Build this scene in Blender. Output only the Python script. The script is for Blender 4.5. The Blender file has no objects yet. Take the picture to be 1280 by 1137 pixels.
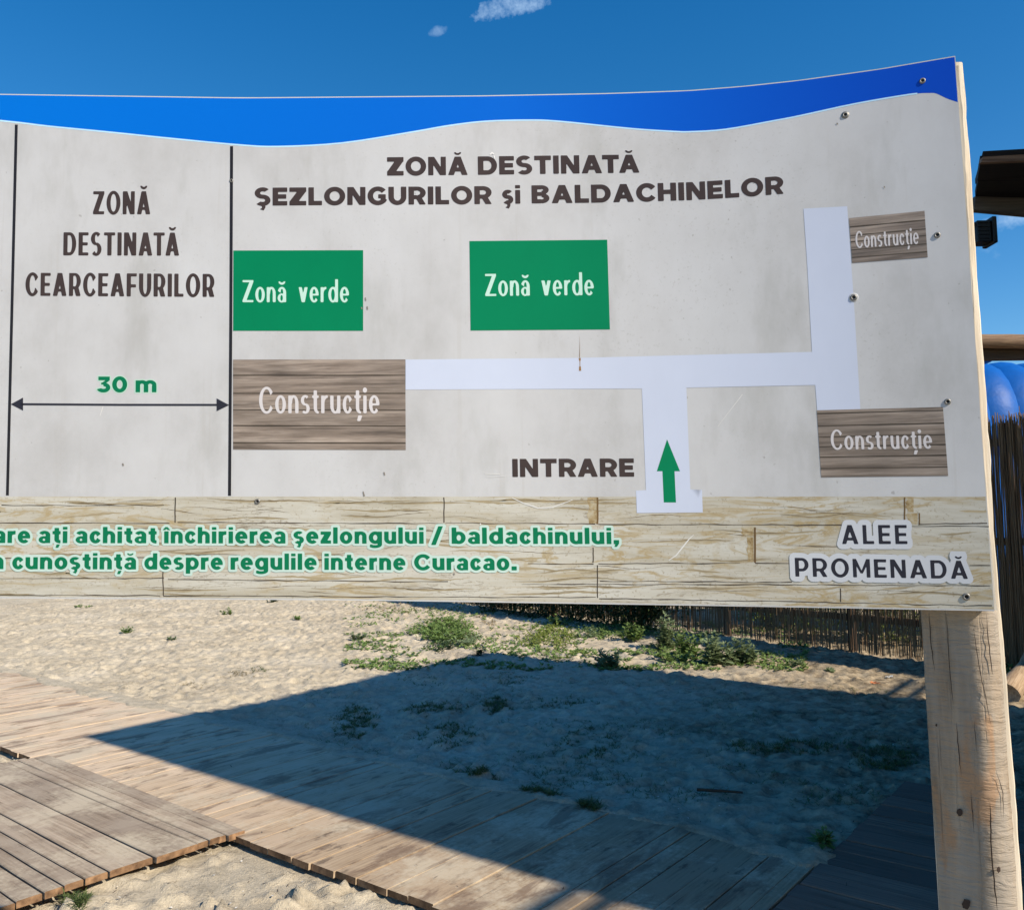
import bpy, bmesh, math, random
import numpy as np
from mathutils import Vector, Matrix
from mathutils.geometry import delaunay_2d_cdt

SC = bpy.context.scene
COL = SC.collection

# ------------------------------------------------------------------ camera
CAM_H = 1.6
PITCH = math.radians(4.74)
ROLL = math.radians(0.8)
F_PX = 1050.0
_r0 = Vector((math.cos(ROLL), 0, -math.sin(ROLL)))
_f = Vector((0, math.cos(PITCH), math.sin(PITCH)))
_r = (_r0 - _f * _r0.dot(_f)).normalized()
_u = _r.cross(_f).normalized()
cam = bpy.data.cameras.new('camera')
cam.sensor_fit = 'HORIZONTAL'
cam.sensor_width = 36.0
cam.lens = 36.0 * F_PX / 1280.0
cam.clip_start = 0.05
cam.clip_end = 2000.0
camo = bpy.data.objects.new('camera', cam)
COL.objects.link(camo)
camo.matrix_world = Matrix(((_r.x, _u.x, -_f.x, 0), (_r.y, _u.y, -_f.y, 0), (_r.z, _u.z, -_f.z, CAM_H), (0, 0, 0, 1)))
SC.camera = camo
EYE = Vector((0, 0, CAM_H))


def ray(px, py):
    return (_f * F_PX + _r * (px - 640.0) - _u * (py - 568.5)).normalized()


def on_z(px, py, z=0.0):
    d = ray(px, py)
    t = (z - CAM_H) / d.z
    return EYE + d * t


def on_y(px, py, y):
    d = ray(px, py)
    return EYE + d * (y / d.y)


# ------------------------------------------------------------------ sun and sky
E_AX = (on_z(691.5, 1104) - on_z(100, 920))          # long edge of the canopy shadow
E_AX.z = 0
E_AX.normalize()                                     # points to the right and towards the viewer
N_AX = Vector((-E_AX.y, E_AX.x, 0))                  # points right and away
if N_AX.y < 0:
    N_AX = -N_AX
_c = on_y(1196, 72, 1.49)                            # upper right corner of the board ...
_s = on_z(112, 1172, 0.0)                             # ... and where its shadow falls on the sand
TO_SUN = (_c - _s).normalized()
SUN_ELEV = math.asin(TO_SUN.z)
S_AX = Vector((TO_SUN.x, TO_SUN.y, 0)).normalized()
print('sun elev', math.degrees(SUN_ELEV), 'az offset from shadow edge', math.degrees(math.atan2(S_AX.y, S_AX.x) - math.atan2(E_AX.y, E_AX.x)))
sun = bpy.data.lights.new('sun', 'SUN')
sun.energy = 5.0
sun.angle = math.radians(0.53)
sun.color = (1.0, 0.90, 0.76)
suno = bpy.data.objects.new('sun', sun)
COL.objects.link(suno)
suno.rotation_euler = (-TO_SUN).to_track_quat('-Z', 'Y').to_euler()

world = bpy.data.worlds.new('World')
SC.world = world
world.use_nodes = True
wn, wl = world.node_tree.nodes, world.node_tree.links
bg = wn['Background']
bg.inputs['Strength'].default_value = 0.115
sky = wn.new('ShaderNodeTexSky')
sky.sky_type = 'NISHITA'
sky.sun_disc = False
sky.sun_elevation = SUN_ELEV
sky.sun_rotation = math.atan2(TO_SUN.x, TO_SUN.y)
sky.air_density = 1.0
sky.dust_density = 0.3
sky.ozone_density = 3.0
hsv = wn.new('ShaderNodeHueSaturation')
hsv.inputs['Saturation'].default_value = 1.39
hsv.inputs['Value'].default_value = 1.0
wl.new(sky.outputs[0], hsv.inputs['Color'])
# small fair-weather clouds at fixed places on the sky
wtc = wn.new('ShaderNodeTexCoord')


def wmath(op, a, b=None, c=None):
    m = wn.new('ShaderNodeMath')
    m.operation = op
    for i, v in enumerate((a, b, c)):
        if v is None:
            continue
        if isinstance(v, (int, float)):
            m.inputs[i].default_value = v
        else:
            wl.new(v, m.inputs[i])
    return m.outputs[0]


def wdot(vec):
    m = wn.new('ShaderNodeVectorMath')
    m.operation = 'DOT_PRODUCT'
    wl.new(wtc.outputs['Generated'], m.inputs[0])
    m.inputs[1].default_value = vec
    return m.outputs['Value']


cur = hsv.outputs[0]
for (px, py, rx, ry, tilt, amp, seed, scl) in ((640, 6, 46, 15, -0.22, 1.0, 1.0, 34), (550, 38, 13, 6, -0.3, 0.4, 9.0, 50),
                                              (1262, 273, 62, 14, -0.12, 0.8, 5.0, 24), (1180, 330, 60, 18, -0.1, 0.5, 3.0, 20)):
    d = ray(px, py)
    a = Vector((0, 0, 1)).cross(d)
    a = -a.normalized()
    b = a.cross(d).normalized()
    if b.z < 0:
        b = -b
    a2 = a * math.cos(tilt) - b * math.sin(tilt)
    b2 = b * math.cos(tilt) + a * math.sin(tilt)
    if tilt:
        pass
    ax = wmath('DIVIDE', wdot(a2), rx / F_PX)
    bx = wmath('DIVIDE', wdot(b2), ry / F_PX)
    r2 = wmath('ADD', wmath('MULTIPLY', ax, ax), wmath('MULTIPLY', bx, bx))
    nz = wn.new('ShaderNodeTexNoise')
    nz.noise_dimensions = '4D'
    nz.inputs['W'].default_value = seed
    nz.inputs['Scale'].default_value = scl
    nz.inputs['Detail'].default_value = 8
    nz.inputs['Roughness'].default_value = 0.65
    wl.new(wtc.outputs['Generated'], nz.inputs['Vector'])
    g = wmath('SUBTRACT', wmath('MULTIPLY', nz.outputs['Fac'], 2.6), wmath('ADD', wmath('MULTIPLY', r2, 0.55), 0.85))
    front = wmath('GREATER_THAN', wdot(d), 0.0)
    fac = wmath('MULTIPLY', wmath('MULTIPLY', wmath('MINIMUM', wmath('MAXIMUM', wmath('MULTIPLY', g, 1.3), 0.0), 1.0), amp), front)
    mx = wn.new('ShaderNodeMix')
    mx.data_type = 'RGBA'
    wl.new(fac, mx.inputs['Factor'])
    wl.new(cur, mx.inputs['A'])
    mx.inputs['B'].default_value = (3.2, 4.6, 6.4, 1)
    cur = mx.outputs['Result']
wl.new(cur, bg.inputs['Color'])

SC.view_settings.view_transform = 'Standard'
SC.view_settings.look = 'None'
SC.view_settings.gamma = 1.0
SC.view_settings.use_curve_mapping = False
SC.view_settings.exposure = 0.44
SC.render.engine = 'CYCLES'
SC.cycles.max_bounces = 6


# ------------------------------------------------------------------ helpers
def link(name, me, mats=(), parent=None):
    o = bpy.data.objects.new(name, me)
    COL.objects.link(o)
    if me is not None:
        for m in (mats if isinstance(mats, (list, tuple)) else [mats]):
            if len(me.materials) < len(mats if isinstance(mats, (list, tuple)) else [mats]):
                me.materials.append(m)
    if parent is not None:
        o.parent = parent
    return o


def tag(o, label=None, cat=None, group=None, kind=None):
    if label:
        o['label'] = label
    if cat:
        o['category'] = cat
    if group:
        o['group'] = group
    if kind:
        o['kind'] = kind
    return o


def empty(name, loc=(0, 0, 0)):
    o = bpy.data.objects.new(name, None)
    COL.objects.link(o)
    o.location = loc
    o.empty_display_size = 0.1
    return o


def mesh(name, verts, faces, smooth=False, midx=None):
    me = bpy.data.meshes.new(name)
    me.from_pydata([tuple(v) for v in verts], [], faces)
    if smooth:
        me.polygons.foreach_set('use_smooth', [True] * len(me.polygons))
    if midx:
        me.polygons.foreach_set('material_index', midx)
    me.update()
    return me


class NT:
    def __init__(self, name):
        self.m = bpy.data.materials.new(name)
        self.m.use_nodes = True
        self.n = self.m.node_tree.nodes
        self.l = self.m.node_tree.links
        self.b = self.n['Principled BSDF']
        self.b.inputs['Specular IOR Level'].default_value = 0.3

    def put(self, sock, v):
        if isinstance(v, bpy.types.NodeSocket):
            self.l.new(v, sock)
        elif isinstance(v, (tuple, list)) and len(v) == 3 and sock.type == 'RGBA':
            sock.default_value = (*v, 1)
        else:
            sock.default_value = v

    def coord(self, which='Object', scale=(1, 1, 1), rnd=0.0):
        tc = self.n.new('ShaderNodeTexCoord')
        mp = self.n.new('ShaderNodeMapping')
        mp.inputs['Scale'].default_value = scale
        self.l.new(tc.outputs[which], mp.inputs['Vector'])
        if rnd:
            oi = self.n.new('ShaderNodeObjectInfo')
            mu = self.math('MULTIPLY', oi.outputs['Random'], rnd)
            cb = self.n.new('ShaderNodeCombineXYZ')
            for i in range(3):
                self.l.new(mu, cb.inputs[i])
            self.l.new(cb.outputs[0], mp.inputs['Location'])
        return mp.outputs[0]

    def noise(self, vec, scale=5, detail=4, rough=0.55, dist=0.0):
        t = self.n.new('ShaderNodeTexNoise')
        self.put(t.inputs['Vector'], vec)
        t.inputs['Scale'].default_value = scale
        t.inputs['Detail'].default_value = detail
        t.inputs['Roughness'].default_value = rough
        t.inputs['Distortion'].default_value = dist
        return t.outputs['Fac']

    def vor(self, vec, scale=5, feature='F1'):
        t = self.n.new('ShaderNodeTexVoronoi')
        t.feature = feature
        self.put(t.inputs['Vector'], vec)
        t.inputs['Scale'].default_value = scale
        return t.outputs['Distance']

    def wave(self, vec, scale=5, dist=4, detail=3, ds=1.0, direction='Y'):
        t = self.n.new('ShaderNodeTexWave')
        t.bands_direction = direction
        self.put(t.inputs['Vector'], vec)
        t.inputs['Scale'].default_value = scale
        t.inputs['Distortion'].default_value = dist
        t.inputs['Detail'].default_value = detail
        t.inputs['Detail Scale'].default_value = ds
        return t.outputs['Fac']

    def ramp(self, fac, stops):
        t = self.n.new('ShaderNodeValToRGB')
        self.l.new(fac, t.inputs[0])
        el = t.color_ramp.elements
        while len(el) > 1:
            el.remove(el[-1])
        for i, (p, c) in enumerate(stops):
            e = el[0] if i == 0 else el.new(p)
            e.position = p
            c = (c, c, c) if isinstance(c, (int, float)) else c
            e.color = (*c, 1)
        return t.outputs[0]

    def math(self, op, a, b=0.0):
        t = self.n.new('ShaderNodeMath')
        t.operation = op
        self.put(t.inputs[0], a)
        self.put(t.inputs[1], b)
        return t.outputs[0]

    def mix(self, fac, a, b, mode='MIX'):
        t = self.n.new('ShaderNodeMix')
        t.data_type = 'RGBA'
        t.blend_type = mode
        self.put(t.inputs['Factor'], fac)
        self.put(t.inputs['A'], a)
        self.put(t.inputs['B'], b)
        return t.outputs['Result']

    def bump(self, h, strength=0.3, dist=0.01, nrm=None):
        t = self.n.new('ShaderNodeBump')
        t.inputs['Strength'].default_value = strength
        t.inputs['Distance'].default_value = dist
        self.l.new(h, t.inputs['Height'])
        if nrm is not None:
            self.l.new(nrm, t.inputs['Normal'])
        return t.outputs[0]

    def done(self, col, rough=0.8, nrm=None):
        self.put(self.b.inputs['Base Color'], col)
        self.put(self.b.inputs['Roughness'], rough)
        if nrm is not None:
            self.l.new(nrm, self.b.inputs['Normal'])
        return self.m


def flat(name, c, rough=0.5, metal=0.0, spec=0.3):
    k = NT(name)
    v = k.noise(k.coord('Object'), 40, 3)
    k.b.inputs['Metallic'].default_value = metal
    k.b.inputs['Specular IOR Level'].default_value = spec
    return k.done(k.mix(1.0, c, k.ramp(v, [(0.3, 0.9), (0.7, 1.0)]), 'MULTIPLY'), rough)


def wood(name, dark, mid, light, along=0, rnd=30.0, gray=None, bump=0.35, stain=0.0, var=0.25, rough=0.85, fine=1.0):
    """weathered wood, grain along the local axis `along`"""
    k = NT(name)
    s = [26 * fine] * 3
    s[along] = 1.3
    vec = k.coord('Object', tuple(s), rnd)
    g = k.noise(vec, 1.6, 8, 0.62, 0.8)
    s2 = [70 * fine] * 3
    s2[along] = 1.1
    cr = k.noise(k.coord('Object', tuple(s2), rnd * 1.7), 1.5, 5, 0.6, 0.3)
    s3 = [9.0] * 3
    s3[along] = 0.9
    wv = k.wave(k.coord('Object', tuple(s3), rnd * 0.6), 1.6, 7.0, 2, 1.2)
    big = k.noise(k.coord('Object', (1, 1, 1), rnd), 3.2, 5, 0.6)
    col = k.ramp(g, [(0.28, dark), (0.5, mid), (0.72, light)])
    col = k.mix(0.45, col, k.mix(1.0, col, k.ramp(wv, [(0.0, 0.62), (0.35, 1.0), (1.0, 1.0)]), 'MULTIPLY'))
    if gray:
        col = k.mix(k.ramp(big, [(0.40, 0.0), (0.62, 1.0)]), col, gray)
    col = k.mix(1.0, col, k.ramp(cr, [(0.27, 0.35), (0.37, 1.0)]), 'MULTIPLY')
    vo = k.n.new('ShaderNodeTexVoronoi')
    s4 = [3.4] * 3
    s4[along] = 1.6
    k.l.new(k.coord('Object', tuple(s4), rnd), vo.inputs['Vector'])
    vo.inputs['Scale'].default_value = 1.0
    col = k.mix(1.0, col, k.ramp(vo.outputs['Distance'], [(0.018, (0.40, 0.31, 0.25)), (0.045, (1, 1, 1))]), 'MULTIPLY')
    if stain:
        tc = k.coord('Object', (2.0, 5.0, 2.0), rnd)
        st = k.noise(tc, 2.2, 6, 0.65)
        col = k.mix(k.math('MULTIPLY', k.ramp(st, [(0.58, 0.0), (0.66, 1.0)]), stain), col, (0.09, 0.06, 0.045))
    oi = k.n.new('ShaderNodeObjectInfo')
    col = k.mix(1.0, col, oi.outputs['Color'], 'MULTIPLY')
    col = k.mix(1.0, col, k.ramp(oi.outputs['Random'], [(0.0, 1.0 - var), (1.0, 1.0 + var * 0.2)]), 'MULTIPLY')
    if stain:
        ge = k.n.new('ShaderNodeNewGeometry')
        du = k.noise(ge.outputs['Position'], 1.7, 7, 0.68)
        fi = k.noise(ge.outputs['Position'], 38, 5, 0.7)
        col = k.mix(k.math('MULTIPLY', k.ramp(k.math('ADD', du, k.math('MULTIPLY', fi, 0.35)), [(0.66, 0.0), (0.80, 0.8)]), 1.0), col, (0.50, 0.42, 0.30))
        mp_ = k.n.new('ShaderNodeMapping')
        mp_.inputs['Rotation'].default_value = (0, 0, -math.atan2(N_AX.y, N_AX.x))
        k.l.new(ge.outputs['Position'], mp_.inputs['Vector'])
        mp2 = k.n.new('ShaderNodeMapping')
        mp2.inputs['Scale'].default_value = (1.0, 3.2, 1)
        k.l.new(mp_.outputs[0], mp2.inputs['Vector'])
        wst = k.noise(mp2.outputs[0], 1.9, 6, 0.65, 0.5)
        col = k.mix(k.math('MULTIPLY', k.ramp(wst, [(0.53, 0.0), (0.62, 1.0)]), 0.62 * stain / 0.6), col, (0.13, 0.078, 0.05))
    h = k.math('ADD', k.math('MULTIPLY', g, 0.7), k.math('MULTIPLY', k.ramp(cr, [(0.25, 0.0), (0.42, 1.0)]), 0.8))
    return k.done(col, rough, k.bump(h, bump, 0.004))


def value_noise(x, y, seed):
    xi, yi = np.floor(x).astype(np.int64), np.floor(y).astype(np.int64)
    xf, yf = x - xi, y - yi
    u, v = xf * xf * (3 - 2 * xf), yf * yf * (3 - 2 * yf)

    def h(a, b):
        n = (a * 374761393 + b * 668265263 + seed * 974634777) & 0x7fffffff
        n = ((n ^ (n >> 13)) * 1274126177) & 0x7fffffff
        return ((n ^ (n >> 16)) & 0xffff) / 65535.0
    return (h(xi, yi) * (1 - u) + h(xi + 1, yi) * u) * (1 - v) + (h(xi, yi + 1) * (1 - u) + h(xi + 1, yi + 1) * u) * v


def fbm(x, y, seed, octs=4, gain=0.5):
    s, a, t = 0, 1.0, 0
    for i in range(octs):
        s = s + a * value_noise(x * 2 ** i + 17.3 * i, y * 2 ** i - 9.1 * i, seed + i)
        t += a
        a *= gain
    return s / t


# ------------------------------------------------------------------ layout of the ground
def en(p):
    return p.x * E_AX.x + p.y * E_AX.y, p.x * N_AX.x + p.y * N_AX.y


def xy(e, n, z=0.0):
    return Vector((E_AX.x * e + N_AX.x * n, E_AX.y * e + N_AX.y * n, z))


WALK_Z = 0.035
near_n = [en(on_z(*p, WALK_Z))[1] for p in ((0, 922), (300, 1047), (510, 1137))]
far_n = [en(on_z(*p, WALK_Z))[1] for p in ((0, 826), (250, 887), (530, 965), (780, 1040))]
print('near n', near_n, 'far n', far_n)
NEAR = sum(near_n) / 3
FAR = sum(far_n) / 4
BR_E0 = 0.5 * (en(on_z(1130, 978, WALK_Z))[0] + en(on_z(1000, 1095, WALK_Z))[0])
BR_N1 = en(on_z(1130, 975, WALK_Z))[1]
print('branch', BR_E0, BR_N1, 'E', E_AX[:], 'N', N_AX[:])
T_TOP = 0.06
pl_a, pl_b, pl_c = on_z(61, 941, T_TOP), on_z(306, 1034, T_TOP), on_z(29, 1137, T_TOP)
P_AX = (pl_b - pl_a)
PL_LEN = P_AX.length
P_AX.normalize()
Q_AX = Vector((P_AX.y, -P_AX.x, 0))        # towards the viewer
if Q_AX.dot(pl_c - pl_b) < 0:
    Q_AX = -Q_AX
print('platform', pl_a[:], pl_b[:], PL_LEN, 'end skew', (pl_c - pl_b).normalized().dot(P_AX))

# ------------------------------------------------------------------ sand
rng = np.random.default_rng(7)


def axis(lo, hi, step, far_lo, far_hi, ratio):
    a = list(np.arange(lo, hi, step))
    s = step
    while a[-1] < far_hi:
        s *= ratio
        a.append(a[-1] + s)
    b, s = [lo], step
    while b[-1] > far_lo:
        s *= ratio
        b.append(b[-1] - s)
    return np.array(b[::-1][:-1] + a)


gx = axis(-10.6, 5.6, 0.0255, -600, 600, 1.06)
_g = [3.2]
while _g[-1] < 24:
    _g.append(_g[-1] + max(0.019, 0.0026 * _g[-1]))
_st = _g[-1] - _g[-2]
while _g[-1] < 900:
    _st *= 1.08
    _g.append(_g[-1] + _st)
_b, _st = [3.2], 0.019
while _b[-1] > -60:
    _st *= 1.1
    _b.append(_b[-1] - _st)
gy = np.array(_b[::-1][:-1] + _g)
GX, GY = np.meshgrid(gx, gy)
EE = GX * E_AX.x + GY * E_AX.y
NN = GX * N_AX.x + GY * N_AX.y
fade = np.clip(1.2 - np.hypot(GX, GY - 6) / 60, 0, 1)
Z = (fbm(GX * 0.7, GY * 0.7, 3, 3) - 0.5) * 0.05
Z += (fbm(GX * 3.2, GY * 3.2, 11, 4, 0.6) - 0.5) * 0.040
Z += (fbm(GX * 11, GY * 11, 31, 2, 0.7) - 0.5) * 0.018
rdg = 1 - np.abs(fbm(GX * 7 + 0.6 * fbm(GX * 3, GY * 3, 91, 2), GY * 7, 93, 3, 0.6) * 2 - 1)
Z += (rdg ** 3 - 0.5) * 0.020
Z += (value_noise(GX * 28, GY * 28, 95) - 0.5) * 0.007
# foot prints and scuffs
ndent = 28000
dx_, dy_ = rng.uniform(-11, 8, ndent), 3.0 + rng.uniform(0, 1, ndent) ** 1.2 * 17
da = rng.uniform(0, math.pi, ndent)
dr = 0.03 + 0.05 * rng.uniform(0, 1, ndent) ** 2
dd = rng.uniform(0.006, 0.024, ndent)
dx_[:1600], dy_[:1600] = rng.uniform(-3.2, 0.6, 1600), rng.uniform(3.1, 4.8, 1600)
dr[:1600] *= 0.8
for i in range(ndent):
    i0, i1 = np.searchsorted(gx, dx_[i] - 0.3), np.searchsorted(gx, dx_[i] + 0.3)
    j0, j1 = np.searchsorted(gy, dy_[i] - 0.3), np.searchsorted(gy, dy_[i] + 0.3)
    if i1 <= i0 or j1 <= j0:
        continue
    X, Y = GX[j0:j1, i0:i1] - dx_[i], GY[j0:j1, i0:i1] - dy_[i]
    c, s = math.cos(da[i]), math.sin(da[i])
    r = np.sqrt(((X * c + Y * s) / (dr[i] * 1.7)) ** 2 + ((-X * s + Y * c) / dr[i]) ** 2)
    calm = 0.7 if (dx_[i] * N_AX.x + dy_[i] * N_AX.y > FAR and dx_[i] > 0.0) else 1.0
    Z[j0:j1, i0:i1] += calm * dd[i] * (-np.exp(-r ** 2 * 1.2) + 0.5 * np.exp(-(r - 1.5) ** 2 * 5))
Z *= fade
side = np.clip((NEAR + 0.05 - NN) / 0.06, 0, 1)
Z -= 0.045 * side * side * (3 - 2 * side) * (EE < 6) * (np.abs(NN - NEAR) < 6)
edge = np.clip(1 - np.abs(NN - FAR - 0.03) / 0.28, 0, 1)
Z += edge * (0.012 + 0.022 * (fbm(EE * 1.6, NN * 1.6, 51, 3) - 0.35)) * (NN > FAR - 0.1)
# sand stays below the boards


def sstep(t):
    t = np.clip(t, 0, 1)
    return t * t * (3 - 2 * t)


in_walk = sstep((NN - NEAR + 0.02) / 0.06) * sstep((FAR - 0.015 - NN) / 0.07) * (EE < BR_E0 + 2.4) * (EE > -14)
in_br = sstep((EE - BR_E0 - 0.02) / 0.07) * sstep((BR_E0 + 2.3 - EE) / 0.07) * sstep((NN - NEAR) / 0.07) * sstep((BR_N1 - 0.02 - NN) / 0.07)
PX = (GX - pl_a.x) * P_AX.x + (GY - pl_a.y) * P_AX.y
QX = (GX - pl_a.x) * Q_AX.x + (GY - pl_a.y) * Q_AX.y
in_pl = sstep((PX + 0.01) / 0.06) * sstep((PL_LEN - 0.05 - PX) / 0.06) * sstep((QX + 0.03) / 0.06) * sstep((2.6 - QX) / 0.06)
cover = np.maximum(np.maximum(in_walk, in_br), in_pl)
Z = Z * (1 - cover) + cover * np.minimum(Z, -0.01)
pl_near = sstep((PX - PL_LEN + 0.11) / 0.06) * sstep((PL_LEN + 0.5 - PX) / 0.4) * sstep((QX - 0.10) / 0.15) * (QX < 2.8)
Z = Z * (1 - 0.2 * pl_near) + 0.016 * pl_near
# drifts of sand over the far ends of the walk boards
far_edge = FAR + 0.02 - 0.40 * fbm(EE * 1.1, EE * 0 + 3.0, 71, 4, 0.6) ** 1.5
spill = sstep((NN - far_edge) / 0.05) * sstep((FAR + 0.16 - NN) / 0.14) * (EE < BR_E0) * (EE > -12)
Z = np.maximum(Z, spill * (0.043 + 0.030 * (fbm(EE * 9, NN * 9, 77, 4, 0.65) - 0.5)) - 0.02 * (1 - spill))
ny, nx = GX.shape
V = np.stack([GX.ravel(), GY.ravel(), Z.ravel()], 1)
idx = np.arange(nx * ny).reshape(ny, nx)
Fq = np.stack([idx[:-1, :-1].ravel(), idx[:-1, 1:].ravel(), idx[1:, 1:].ravel(), idx[1:, :-1].ravel()], 1)
sand_me = bpy.data.meshes.new('sand')
sand_me.vertices.add(len(V))
sand_me.vertices.foreach_set('co', V.ravel())
sand_me.loops.add(Fq.size)
sand_me.loops.foreach_set('vertex_index', Fq.ravel())
sand_me.polygons.add(len(Fq))
sand_me.polygons.foreach_set('loop_start', np.arange(0, Fq.size, 4))
sand_me.polygons.foreach_set('use_smooth', np.ones(len(Fq), dtype=bool))
sand_me.update()
sand_me.validate()


def ground_z(x, y):
    i = min(max(int(np.searchsorted(gx, x)), 0), nx - 1)
    j = min(max(int(np.searchsorted(gy, y)), 0), ny - 1)
    return float(Z[j, i])


k = NT('sand')
v = k.coord('Object')
c1 = k.ramp(k.noise(v, 1.1, 6, 0.6), [(0.3, (0.42, 0.355, 0.255)), (0.55, (0.505, 0.435, 0.32)), (0.75, (0.575, 0.505, 0.39))])
c1 = k.mix(1.0, c1, k.ramp(k.noise(v, 60, 4, 0.7), [(0.25, 0.80), (0.6, 1.06)]), 'MULTIPLY')
vo = k.vor(v, 42)
c1 = k.mix(k.ramp(vo, [(0.07, 1.0), (0.11, 0.0)]), c1, k.ramp(k.noise(v, 33, 1), [(0.42, (0.30, 0.24, 0.17)), (0.56, (0.50, 0.44, 0.34)), (0.66, (0.8, 0.76, 0.7))]))
c1 = k.mix(k.ramp(k.noise(v, 2.4, 7, 0.72), [(0.60, 0.0), (0.72, 0.55)]), c1, (0.24, 0.19, 0.12))
sxx = k.n.new('ShaderNodeSeparateXYZ')
k.l.new(v, sxx.inputs[0])
soil_shade = k.ramp(k.math('ADD', k.math('MULTIPLY', sxx.outputs[0], 0.16), k.math('ADD', k.math('MULTIPLY', k.math('SUBTRACT', 8.0, sxx.outputs[1]), 0.035), k.math('MULTIPLY', k.noise(v, 1.3, 5, 0.65), 1.0))), [(0.62, 0.0), (1.05, 1.0)])
mott = k.noise(v, 4.5, 7, 0.72)
soil_shade_c = k.ramp(mott, [(0.38, (0.11, 0.078, 0.045)), (0.5, (0.28, 0.215, 0.135)), (0.64, (0.43, 0.345, 0.23))])
c1 = k.mix(k.math('MULTIPLY', soil_shade, 0.85), c1, soil_shade_c)  # browner soil to the right, its colour also darkened to deepen the shade
c1 = k.mix(1.0, c1, k.ramp(k.noise(v, 9, 6, 0.75), [(0.34, 0.72), (0.52, 1.0)]), 'MULTIPLY')
hb = k.math('ADD', k.noise(v, 26, 6, 0.7), k.math('MULTIPLY', k.noise(v, 130, 3, 0.7), 0.5))
SAND = k.done(c1, 0.95, k.bump(hb, 0.8, 0.016))
k.b.inputs['Specular IOR Level'].default_value = 0.1
tag(link('sand', sand_me, SAND), 'dry trampled beige sand with footprints around the board walks', kind='structure')

# ------------------------------------------------------------------ board walks
random.seed(4)
WOOD_MAIN = wood('walk_boards', (0.30, 0.21, 0.13), (0.60, 0.45, 0.295), (0.71, 0.56, 0.38), gray=(0.62, 0.48, 0.335), stain=0.6, var=0.12, bump=0.5)
WOOD_DARK = wood('dark_boards', (0.10, 0.055, 0.035), (0.21, 0.125, 0.085), (0.29, 0.185, 0.13), gray=(0.20, 0.12, 0.085), stain=0.0, var=0.3)  # darker brown than the main walk boards; joists use it too
WOOD_GREY = wood('ramp_boards', (0.17, 0.12, 0.075), (0.36, 0.275, 0.19), (0.48, 0.38, 0.275), gray=(0.39, 0.31, 0.225), stain=0.22, var=0.22, bump=0.7)
k = NT('end_grain')
v = k.coord('Object', (30, 30, 30), 20)
ENDG = k.done(k.mix(1.0, k.ramp(k.noise(v, 1, 5), [(0.3, (0.13, 0.07, 0.035)), (0.7, (0.36, 0.21, 0.11))]), k.ramp(k.noise(v, 0.2, 3), [(0.35, 0.6), (0.6, 1.0)]), 'MULTIPLY'), 0.9)


def board_mesh(name, L, W, T, mats, nseg=5, jit=0.0015, bev=0.004, warp=0.0):
    """plank along local X from 0 to L, centred on Y, top at z=0"""
    vs, fs, mi = [], [], []
    b = bev
    crown = random.uniform(-warp, warp)
    for i in range(nseg + 1):
        x = L * i / nseg
        a, c = random.uniform(-jit, jit), random.uniform(-jit, jit)
        z = crown * math.sin(math.pi * i / nseg)
        tx = random.uniform(-0.004, 0.004) if i in (0, nseg) else 0
        vs += [(x, -W / 2 + a, -T + z), (x + tx, -W / 2 + a, -b + z), (x + tx, -W / 2 + b + a, z), (x + tx, W / 2 - b + c, z), (x + tx, W / 2 + c, -b + z), (x, W / 2 + c, -T + z)]
    for i in range(nseg):
        for j in range(5):
            p, q = i * 6 + j, i * 6 + j + 1
            fs.append((p, q, q + 6, p + 6))
            mi.append(0)
    fs.append((5, 4, 3, 2, 1, 0))
    mi.append(1)
    o = nseg * 6
    fs.append((o, o + 1, o + 2, o + 3, o + 4, o + 5))
    mi.append(1)
    me = mesh(name, vs, fs, midx=mi)
    for m in mats:
        me.materials.append(m)
    me.validate()
    return me


def frame_mat(ax, ay, origin):
    az = ax.cross(ay)
    return Matrix(((ax.x, ay.x, az.x, origin.x), (ax.y, ay.y, az.y, origin.y), (ax.z, ay.z, az.z, origin.z), (0, 0, 0, 1)))


def place_board(me, ax, origin, parent, name='board', tilt=0.0):
    ax = ax.normalized()
    ay = Vector((0, 0, 1)).cross(ax).normalized()
    az = Vector((0, 0, 1))
    if tilt:
        q = Matrix.Rotation(tilt, 3, ay)
        ax, az = q @ ax, q @ az
    o = bpy.data.objects.new(name, me)
    COL.objects.link(o)
    o.parent = parent
    o.matrix_local = frame_mat(ax, ay, origin)
    return o


walk = tag(empty('boardwalk'), 'long pale board walk of crosswise planks crossing the sand, half in shadow', 'boardwalk')
e = -10.5
while e < BR_E0 - 0.02:
    w = random.choice((0.10, 0.125, 0.14, 0.145, 0.165, 0.19))
    if BR_E0 - e < w + 0.06:
        w = BR_E0 - e
    mid = e + w / 2
    n0 = NEAR + random.uniform(-0.012, 0.012) + 0.015 * math.sin(mid * 2.1)
    n1 = FAR + random.uniform(-0.03, 0.03) + 0.02 * math.sin(mid * 1.3)
    me = board_mesh('board', n1 - n0, w - random.choice((0.002, 0.003, 0.004, 0.008)), 0.03, (WOOD_MAIN, ENDG), 6, 0.001, 0.001)
    z = WALK_Z + random.uniform(-0.003, 0.003)
    ob = place_board(me, (N_AX + E_AX * random.uniform(-0.003, 0.003)), xy(mid, n0, z), walk, tilt=random.uniform(-0.0015, 0.0015))
    dirt_shade = min(1.0, max(0.0, (mid - BR_E0 + 4.2) / 3.8))       # some dirt, plus darker colour painted in to deepen the shade towards the junction
    f_ = 1.0 - 0.52 * dirt_shade * random.uniform(0.7, 1.0)
    ob.color = (f_, f_ * (1 - 0.05 * dirt_shade), f_ * (1 - 0.12 * dirt_shade), 1)
    e += w
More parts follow.
